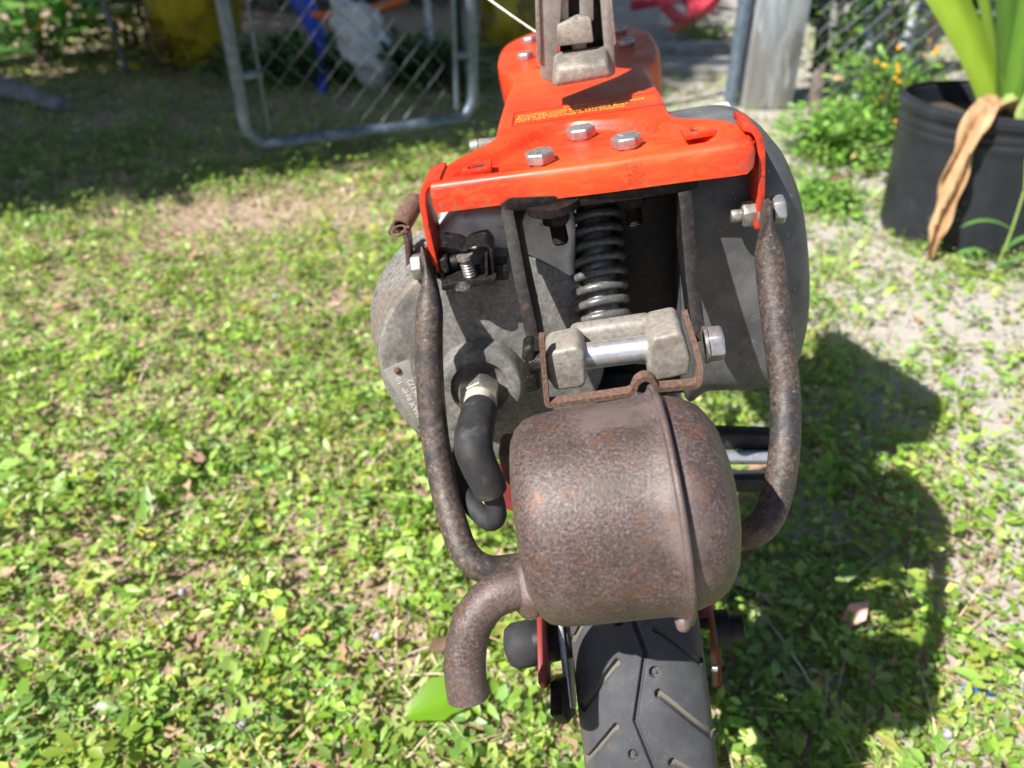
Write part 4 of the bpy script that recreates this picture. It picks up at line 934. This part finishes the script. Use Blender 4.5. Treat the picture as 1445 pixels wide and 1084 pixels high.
CR = empty('strap_leaf_lily', pcn+Vector((.015, -.03, H_-.06))); tag(CR, 'bright green strap leaved lily growing in the black pot', 'plant')
def strap(base, az, el, ln, w, bend, tint, name='strap_leaf', twist=0, roll=0, par=None, mat='strap_leaf', wf=None):
    n = 16; co = []; tn = []; p = Vector(base); e = el
    for i in range(n+1):
        t = i/n; d = Vector((math.cos(az)*math.cos(e), math.sin(az)*math.cos(e), math.sin(e)))
        s = Vector((-math.sin(az), math.cos(az), 0)); u = s.cross(d); s = s*math.cos(roll+twist*t)+u*math.sin(roll+twist*t); u = s.cross(d)
        ww = w*(wf(t) if wf else (.55+.6*math.sin(min(t*1.3+.25, 1.57)) if t < .7 else (1.15*(1-((t-.7)/.3)**2.2)+.02)))
        for k, (q, dz) in enumerate(((-1, .28), (-.5, .07), (0, 0), (.5, .07), (1, .28))):
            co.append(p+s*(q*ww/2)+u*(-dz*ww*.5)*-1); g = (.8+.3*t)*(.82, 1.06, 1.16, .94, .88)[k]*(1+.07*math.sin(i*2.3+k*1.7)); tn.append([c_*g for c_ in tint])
        p = p+d*(ln/n); e -= bend/n*(1+t)
    f = [(i*5+k, i*5+k+1, i*5+6+k, i*5+5+k) for i in range(n) for k in range(4)]
    o = raw_mesh(name, np.array([tuple(c_) for c_ in co]), np.array(f), np.array(tn), mat, par); return o
LT = (.26, .42, .05); LD = (.10, .22, .035)
for (az, el, ln, w, bd, tn) in ((2.75, 1.02, .75, .085, .45, (.34, .52, .05)), (2.4, 1.2, .7, .06, .3, LT), (1.9, 1.35, .8, .06, .2, LD), (1.2, 1.4, .8, .065, .2, LT), (.6, 1.3, .8, .06, .3, LT), (-.1, 1.15, .75, .06, .4, (.2, .40, .05)),
                               (-.8, 1.3, .75, .06, .3, LT), (-1.7, 1.42, .7, .055, .15, LT), (-2.5, 1.32, .7, .055, .25, (.2, .42, .06)), (2.2, 1.45, .8, .05, .1, LT), (3.2, 1.3, .7, .05, .3, LD), (.1, 1.5, .8, .06, .1, LT)):
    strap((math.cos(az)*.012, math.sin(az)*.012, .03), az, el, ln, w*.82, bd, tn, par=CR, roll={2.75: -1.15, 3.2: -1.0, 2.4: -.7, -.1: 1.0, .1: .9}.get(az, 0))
mb = MB(); lathe(mb, [(-.02, .04), (.02, .042), (.06, .034), (.10, .026), (.12, .018)], (0, 0, 0), (0, 0, 1), 24, lambda q, h: 1+.08*math.sin(5*q+h*30)); mb.build('leaf_base', 'pale_pipe', CR)
bpy.data.objects['leaf_base'].data.materials[0] = MATS['leaf_base_green'] if 'leaf_base_green' in MATS else surface('leaf_base_green', [(.3, (.20, .33, .06)), (.7, (.36, .46, .16))], 30, .45, 0, .1)
# the withered leaf hanging over the rim
def hang(pts, ws, name, par, mat='dry_leaf', crink=.010):
    P = catmull(pts, 6); W_ = lerp_list(ws, len(P)); co = []; f = []; K = 9
    for i, p in enumerate(P):
        t = (P[min(i+1, len(P)-1)]-P[max(i-1, 0)]).normalized(); s = Vector((.85, -.5, 0)); s = (s-t*s.dot(t)).normalized(); u = t.cross(s)
        for k in range(K):
            q = -1+2*k/(K-1); co.append(p+s*q*W_[i]/2*(1+.12*math.sin(i*.9+k))+u*(crink*math.sin(q*4+i*.35)+crink*.6*math.sin(q*9+i*.8)))
    f = [(i*K+k, i*K+k+1, i*K+K+k+1, i*K+K+k) for i in range(len(P)-1) for k in range(K-1)]
    mb = MB(); mb.add(co, f); o = mb.build(name, mat, par, smooth=75)
    sm = o.modifiers.new('thick', 'SOLIDIFY'); sm.thickness = .0025; return o
pr = pcn
dl = [V(p)-CR.location for p in (pcn+Vector((.0, -.04, H_-.03)), pcn+Vector((-.05, -.08, H_+.022)), pcn+Vector((-.112, -.142, H_+.016)), pcn+Vector((-.130, -.158, H_-.05)), pcn+Vector((-.134, -.160, H_-.13)), pcn+Vector((-.134, -.160, .07)), pcn+Vector((-.128, -.158, .004)))]
hang(dl, [.045, .060, .046, .034, .040, .028, .008], 'withered_leaf', CR)
dl = [V(p)-CR.location for p in (pcn+Vector((.04, -.04, H_-.02)), pcn+Vector((.05, -.13, H_+.03)), pcn+Vector((.06, -.178, H_-.01)), pcn+Vector((.062, -.182, H_-.12)))]
hang(dl, [.05, .07, .06, .03], 'withered_leaf', CR)
# grass weed standing in front of the pot
WD = empty('grass_weed', (0.9166,1.3427,0.0000)); tag(WD, 'tall green grass weed with forked seed head in front of the pot', 'weed')
mb = MB(); tube(mb, [(0, 0, 0), (.004, .0, .08), (0, 0, .17)], .0022, 8, 4); mb.build('stem', 'leaf_base_green', WD)
for k, (az, el) in enumerate(((2.6, 1.2), (1.6, 1.5), (.5, 1.15), (3.4, 1.3))): mb = MB(); tube(mb, [(0, 0, .17), (math.cos(az)*.025*math.cos(el)*1.5, math.sin(az)*.02, .17+.06*math.sin(el))], .0013, 6, 1); mb.build('seed_spike', 'leaf_base_green', WD)
for (az, el, ln, h) in ((3.3, .9, .11, .03), (2.7, .5, .09, .10), (.3, .6, .13, .06), (-.2, .9, .12, .02), (3.0, .35, .12, .0), (.6, .4, .12, .01)):
    strap((0, 0, h), az, el, ln, .014, 1.1, (.13, .30, .07), 'blade', par=WD)

# ------------------------------------------------------------------ bushes
def bush(name, label, cat, c, size, n, ll, cols, wr=.45, group=None, updir=.5, stems=7, stuff=False, flower=None, droop=.25):
    e = empty(name, c); tag(e, label, cat, group)
    q = nr.normal(0, 1, (n, 3)); q /= np.linalg.norm(q, axis=1, keepdims=True); rad = nr.random(n)**.45
    cl = nr.normal(0, 1, (max(6, n//60), 3))*.33
    pos = np.where((nr.random(n) < .65)[:, None], cl[nr.integers(0, len(cl), n)]+nr.normal(0, .16, (n, 3)), q*rad[:, None]*.9)
    pos = pos*np.array(size); pos[:, 2] = np.abs(pos[:, 2]+size[2]*.7); 
    d = q.copy(); d[:, 2] = np.abs(d[:, 2])*updir+.1
    ln = nr.uniform(.6, 1.25, n)*ll
    leaf_mesh('foliage', pos, d, np.stack([nr.normal(0, .4, n), nr.normal(0, .4, n), np.ones(n)], 1), ln, ln*wr*nr.uniform(.7, 1.2, n), pick(cols, n, .22), 'leaf', e, droop=droop)
    for k in range(stems):
        a = rng.random()*6.28; mb = MB(); x_ = math.cos(a)*size[0]*.5; y_ = math.sin(a)*size[1]*.5
        tube(mb, [(x_*.2, y_*.2, 0), (x_*.6, y_*.6, size[2]*.7), (x_, y_, size[2]*1.3)], [.006, .004, .002], 6, 3); mb.build('stem', 'bark', e)
    if flower:
        for k in range(flower[0]):
            p = Vector(((rng.random()*2-1)*size[0]*.8, (rng.random()*2-1)*size[1]*.8, size[2]*(.5+rng.random()*1.2)))
            mb = MB(); lathe(mb, [(-.004, .002), (0, flower[1]), (.004, flower[1]*.8), (.006, 0)], p, (rng.random()-.5, -1, 1), 8, lambda q, h: 1+.3*math.sin(5*q)); mb.build('flower', flower[2], e)
    return e
surface('flower_orange', [(.3, (.75, .30, .01)), (.7, (.85, .45, .03))], 50, .6, 0, 0)
surface('flower_lilac', [(.3, (.40, .34, .46)), (.7, (.52, .47, .58))], 200, .6, 0, 0)
surface('flower_yellow', [(.3, (.65, .50, .03)), (.7, (.8, .66, .06))], 20, .5, 0, 0)
LG = [(.20, .40, .06), (.26, .46, .08), (.30, .50, .13), (.16, .34, .06)]
DG = [(.04, .11, .03), (.06, .16, .03), (.08, .20, .05), (.05, .13, .05)]
p = V((0.8695,2.0519,0.0000)); bush('leafy_weed', 'bright green leafy weed patch between the corner post and the pot', 'weed', (p.x, p.y+.05, 0), (.16, .22, .09), 1500, .026, LG, .6)
p = V((1.0997,2.4247,0.0000)); bush('leafy_weed', 'taller light green weed under the leaning pale pipe', 'weed', (p.x+.02, p.y, 0), (.20, .16, .14), 1300, .028, LG+DG[2:3], .55, flower=(9, .007, 'flower_orange'))
p = V((1.0491,2.6961,0.0000)); bush('fence_vine', 'green vine climbing the fence beside the corner post', 'vine', (p.x, p.y+.02, .06), (.10, .06, .26), 420, .035, LG+DG, .6)
p = V((1.2362,2.6961,0.0000)); bush('fence_vine', 'green vine hanging on the fence by the pale pipe', 'vine', (p.x, p.y+.02, .12), (.12, .05, .28), 260, .04, LG+DG, .6)
p = V((0.7094,1.6906,0.0000)); bush('leafy_weed', 'low fresh green weeds at the foot of the grey side cover', 'weed', (p.x+.02, p.y+.05, -.01), (.14, .16, .045), 700, .022, LG, .6, stems=3)
p = V((1.1005,2.2323,0.0000)); bush('leafy_weed', 'dark green weed with tiny orange flowers against the pot', 'weed', (p.x, p.y+.03, 0), (.12, .12, .13), 900, .022, DG+GREENS[:2], .5, flower=(12, .006, 'flower_orange'))
# upper left: long-leaved shrub, orange flowers
p = V((-1.9246,3.2858,0.0000)); bush('long_leaf_shrub', 'sunlit shrub with long pointed leaves and orange flowers at upper left', 'shrub', (p.x, p.y+.05, .02), (.40, .26, .20), 210, .20, [(.16, .36, .06), (.22, .44, .10), (.12, .28, .07)], .24, flower=(22, .014, 'flower_orange'))
p = V((-1.6736,3.6228,0.0000)); bush('small_leaf_shrub', 'small leaved dark shrub behind the grey stake', 'shrub', (p.x, p.y+.1, 0), (.42, .30, .26), 1500, .05, DG+[(.10, .22, .05)], .5, flower=(12, .014, 'flower_orange'))
p = V((-1.3421,3.2305,0.0000)); bush('yellow_leaf_plant', 'plant with yellow leaves beside the yellow tub', 'plant', (p.x, p.y, 0), (.26, .12, .15), 220, .06, [(.55, .42, .03), (.65, .5, .06), (.3, .28, .05)], .45)
for i, (px, lb) in enumerate((((-0.7812,3.0493,0.0000), 'dark green weeds behind the left half of the gate'), ((-0.5017,3.1506,0.0000), 'dark green weeds behind the middle of the gate'), ((-0.2699,3.0009,0.0000), 'dark green weeds behind the right end of the gate'))):
    bush('gate_weed', lb, 'weed', (px[0], px[1], 0), (.30, .18, .10), 900, .045, DG, .5)
p = V((0.9161,4.1098,0.0000)); bush('far_weed', 'green grass tuft at the foot of the red chair', 'weed', (p.x+.05, p.y-.1, 0), (.25, .12, .06), 260, .05, GREENS, .25)
for i, (px, sz, lb) in enumerate((((-1.6089,4.8988,0.0000), (.8, .4, .55), 'dark shaded hedge behind the yellow tub'), ((-0.6965,5.1411,0.0000), (.9, .4, .6), 'dark shaded hedge far behind the gate'), ((1.7278,4.3765,-0.0000), (.6, .4, .5), 'dark hedge behind the vine covered fence'), ((2.2796,3.9478,0.0000), (.7, .4, .6), 'dark hedge behind the potted lily'), ((-3.0025,5.2052,0.0000), (.8, .4, .6), 'tangled hedge at the far upper left'))):
    bush('hedge', lb, 'hedge', (px[0], px[1]+.25, 0), sz, 2600, .10, DG, .45, stems=9)

# ------------------------------------------------------------------ single things on the ground
def one_leaf(name, c, az, ln, w, col_, label, cat='leaf', el=.1, mat='leaf', fold=.25):
    n = 10; co = []; tn = []; ex = Vector((math.cos(az), math.sin(az), el)).normalized(); s = Vector((-math.sin(az), math.cos(az), .1)); u = ex.cross(s)
    for i in range(n+1):
        t = i/n; ww = w*math.sin(math.pi*min(.03+t*.97, 1))**.8*(1+.1*math.sin(t*21))
        for k in range(5):
            q = -1+k*.5; co.append(tuple(V(c)+ex*ln*(t-.5)+s*q*ww/2+u*(abs(q)*fold*ww*.4-.15*ln*(t-.5)**2))); tn.append([cc*(1.15 if k == 2 else 1) for cc in col_])
    f = [(i*5+k, i*5+k+1, i*5+6+k, i*5+5+k) for i in range(n) for k in range(4)]
    return tag(raw_mesh(name, np.array(co), np.array(f), np.array(tn), mat), label, cat)
p = (-0.0576,0.4143,0.0000); one_leaf('broad_leaf', (p[0], p[1], .035), .35, .07, .04, (.17, .35, .02), 'broad bright green leaf beside the tyre, left of the tail pipe', el=.2)
p = (-0.4035,0.7611,0.0000); one_leaf('dead_leaf', (p[0], p[1], .02), -.4, .05, .026, (.25, .16, .11), 'curled dead brown leaf alone on the weeds at middle left', 'dead leaf', .25, 'litter', 1.2)
p = (-0.6303,1.0042,0.0000); one_leaf('fallen_leaf', (p[0], p[1], .03), .2, .05, .026, (.40, .55, .08), 'pale yellow green leaf on the weeds at upper left', el=.15)
p = (-0.4272,0.5604,0.0000); one_leaf('fallen_leaf', (p[0], p[1], .03), .1, .035, .024, (.55, .60, .22), 'pale cream green leaf on the weeds at lower left', el=.2)
p = (-0.4230,0.6702,0.0000); one_leaf('upright_leaf', (p[0], p[1], .03), 1.7, .045, .013, (.25, .45, .12), 'narrow light green leaf sticking up at left centre', el=1.0)
mb = MB(); p = (0.4245,0.4373,0.0000); tube(mb, [(p[0]-.012, p[1]+.004, .012), (p[0], p[1], .013), (p[0]+.014, p[1]-.002, .011)], .0022, 6, 3); tag(mb.build('plastic_strip', 'blue_bit'), 'small strip of blue plastic in the grass at lower right', 'litter')
mb = MB(); p = (0.8463,1.8622,0.0000); lathe(mb, [(-.03, 0), (-.025, .02), (0, .03), (.02, .024), (.03, 0)], (p[0]-.06, p[1]-.05, .02), (0, .2, 1), 14, lambda q, h: 1+.2*math.sin(3*q)); tag(mb.build('broken_brick', 'rust_light', smooth=20), 'reddish stone half hidden behind the grey side cover', 'stone')

# ------------------------------------------------------------------ the tree left of the view whose crown shades the back of the yard
def shade_tree(c, h0, h1, w, n, label):
    e = empty('tree', c); tag(e, label, 'tree'); H2 = h1
    mb = MB(); tube(mb, [(0, 0, 0), (.03, .02, h0*.6), (0, 0, h0+.3), (.05, 0, h1*.8)], [.09, .07, .06, .02], 14, 5); mb.build('trunk', 'bark', e)
    for k in range(9):
        a = k*2.4; z = h0+(h1-h0)*(k/9); mb = MB(); tube(mb, [(0, 0, z), (math.cos(a)*w*.3, math.sin(a)*w*.3, z+.15), (math.cos(a)*w*.62, math.sin(a)*w*.62, z+.35)], [.03, .02, .008], 8, 3); mb.build('limb', 'bark', e)
    q = nr.normal(0, 1, (n, 3)); q /= np.linalg.norm(q, axis=1, keepdims=True); r_ = nr.random(n)**.4
    pos = q*r_[:, None]*np.array([w, w, (h1-h0)/2]) + np.array([0, 0, (h0+h1)/2]); pos[:, :2] += nr.normal(0, .04, (n, 2))
    d = nr.normal(0, 1, (n, 3)); ln = nr.uniform(.07, .13, n)
    leaf_mesh('crown', pos, d, nr.normal(0, 1, (n, 3))+np.array([0, 0, 1.2]), ln, ln*.5, pick(DG, n), 'leaf', e)
    return e
shade_tree((-2.90, 1.36, 0), .45, 5.2, .88, 26000, 'leafy tree outside the left edge that shades the gate')

shade_tree((-2.5, 3.2, 0), 1.7, 4.6, 1.15, 16000, 'unseen second tree farther left, added to shade the ground behind the gate')  # added out of view to darken the ground behind the gate
shade_tree((-.6, 7.4, 0), 1.3, 4.6, 2.3, 12000, 'unseen broad tree added beyond the gate to block sky light')  # added out of view; its crown keeps sky light off the shaded yard

for p, lb in (((-0.3359,0.5415,0.0000), 'tiny lilac flower right of the pale cream leaf at lower left'), ((-0.1287,0.4847,0.0000), 'tiny lilac flower left of the tail pipe end'), ((-0.2310,0.3939,0.0000), 'tiny lilac flower at the bottom edge left of the broad leaf'), ((-0.4115,1.2033,0.0000), 'tiny lilac flower farthest from the scooter on the left lawn'), ((0.3681,0.3861,0.0000), 'tiny lilac flower at the lower right edge of the scooter shadow')):
    q = ground_z(np.array([p[0]]), np.array([p[1]]))[0]; e = empty('clover_flower', (p[0], p[1], q)); tag(e, lb, 'flower', 'tiny pale flowers in the weeds')
    mb = MB(); lathe(mb, [(0, .001), (.003, .0035), (.006, .004), (.009, .0025), (.010, 0)], (0, 0, .022), (.1, -.2, 1), 9, lambda q, h: 1+.25*math.sin(4*q)); mb.build('flower_head', 'flower_lilac', e)
    mb = MB(); tube(mb, [(0, 0, 0), (.001, .001, .012), (0, 0, .023)], .0006, 5, 2); mb.build('stem', 'leaf_base_green', e)
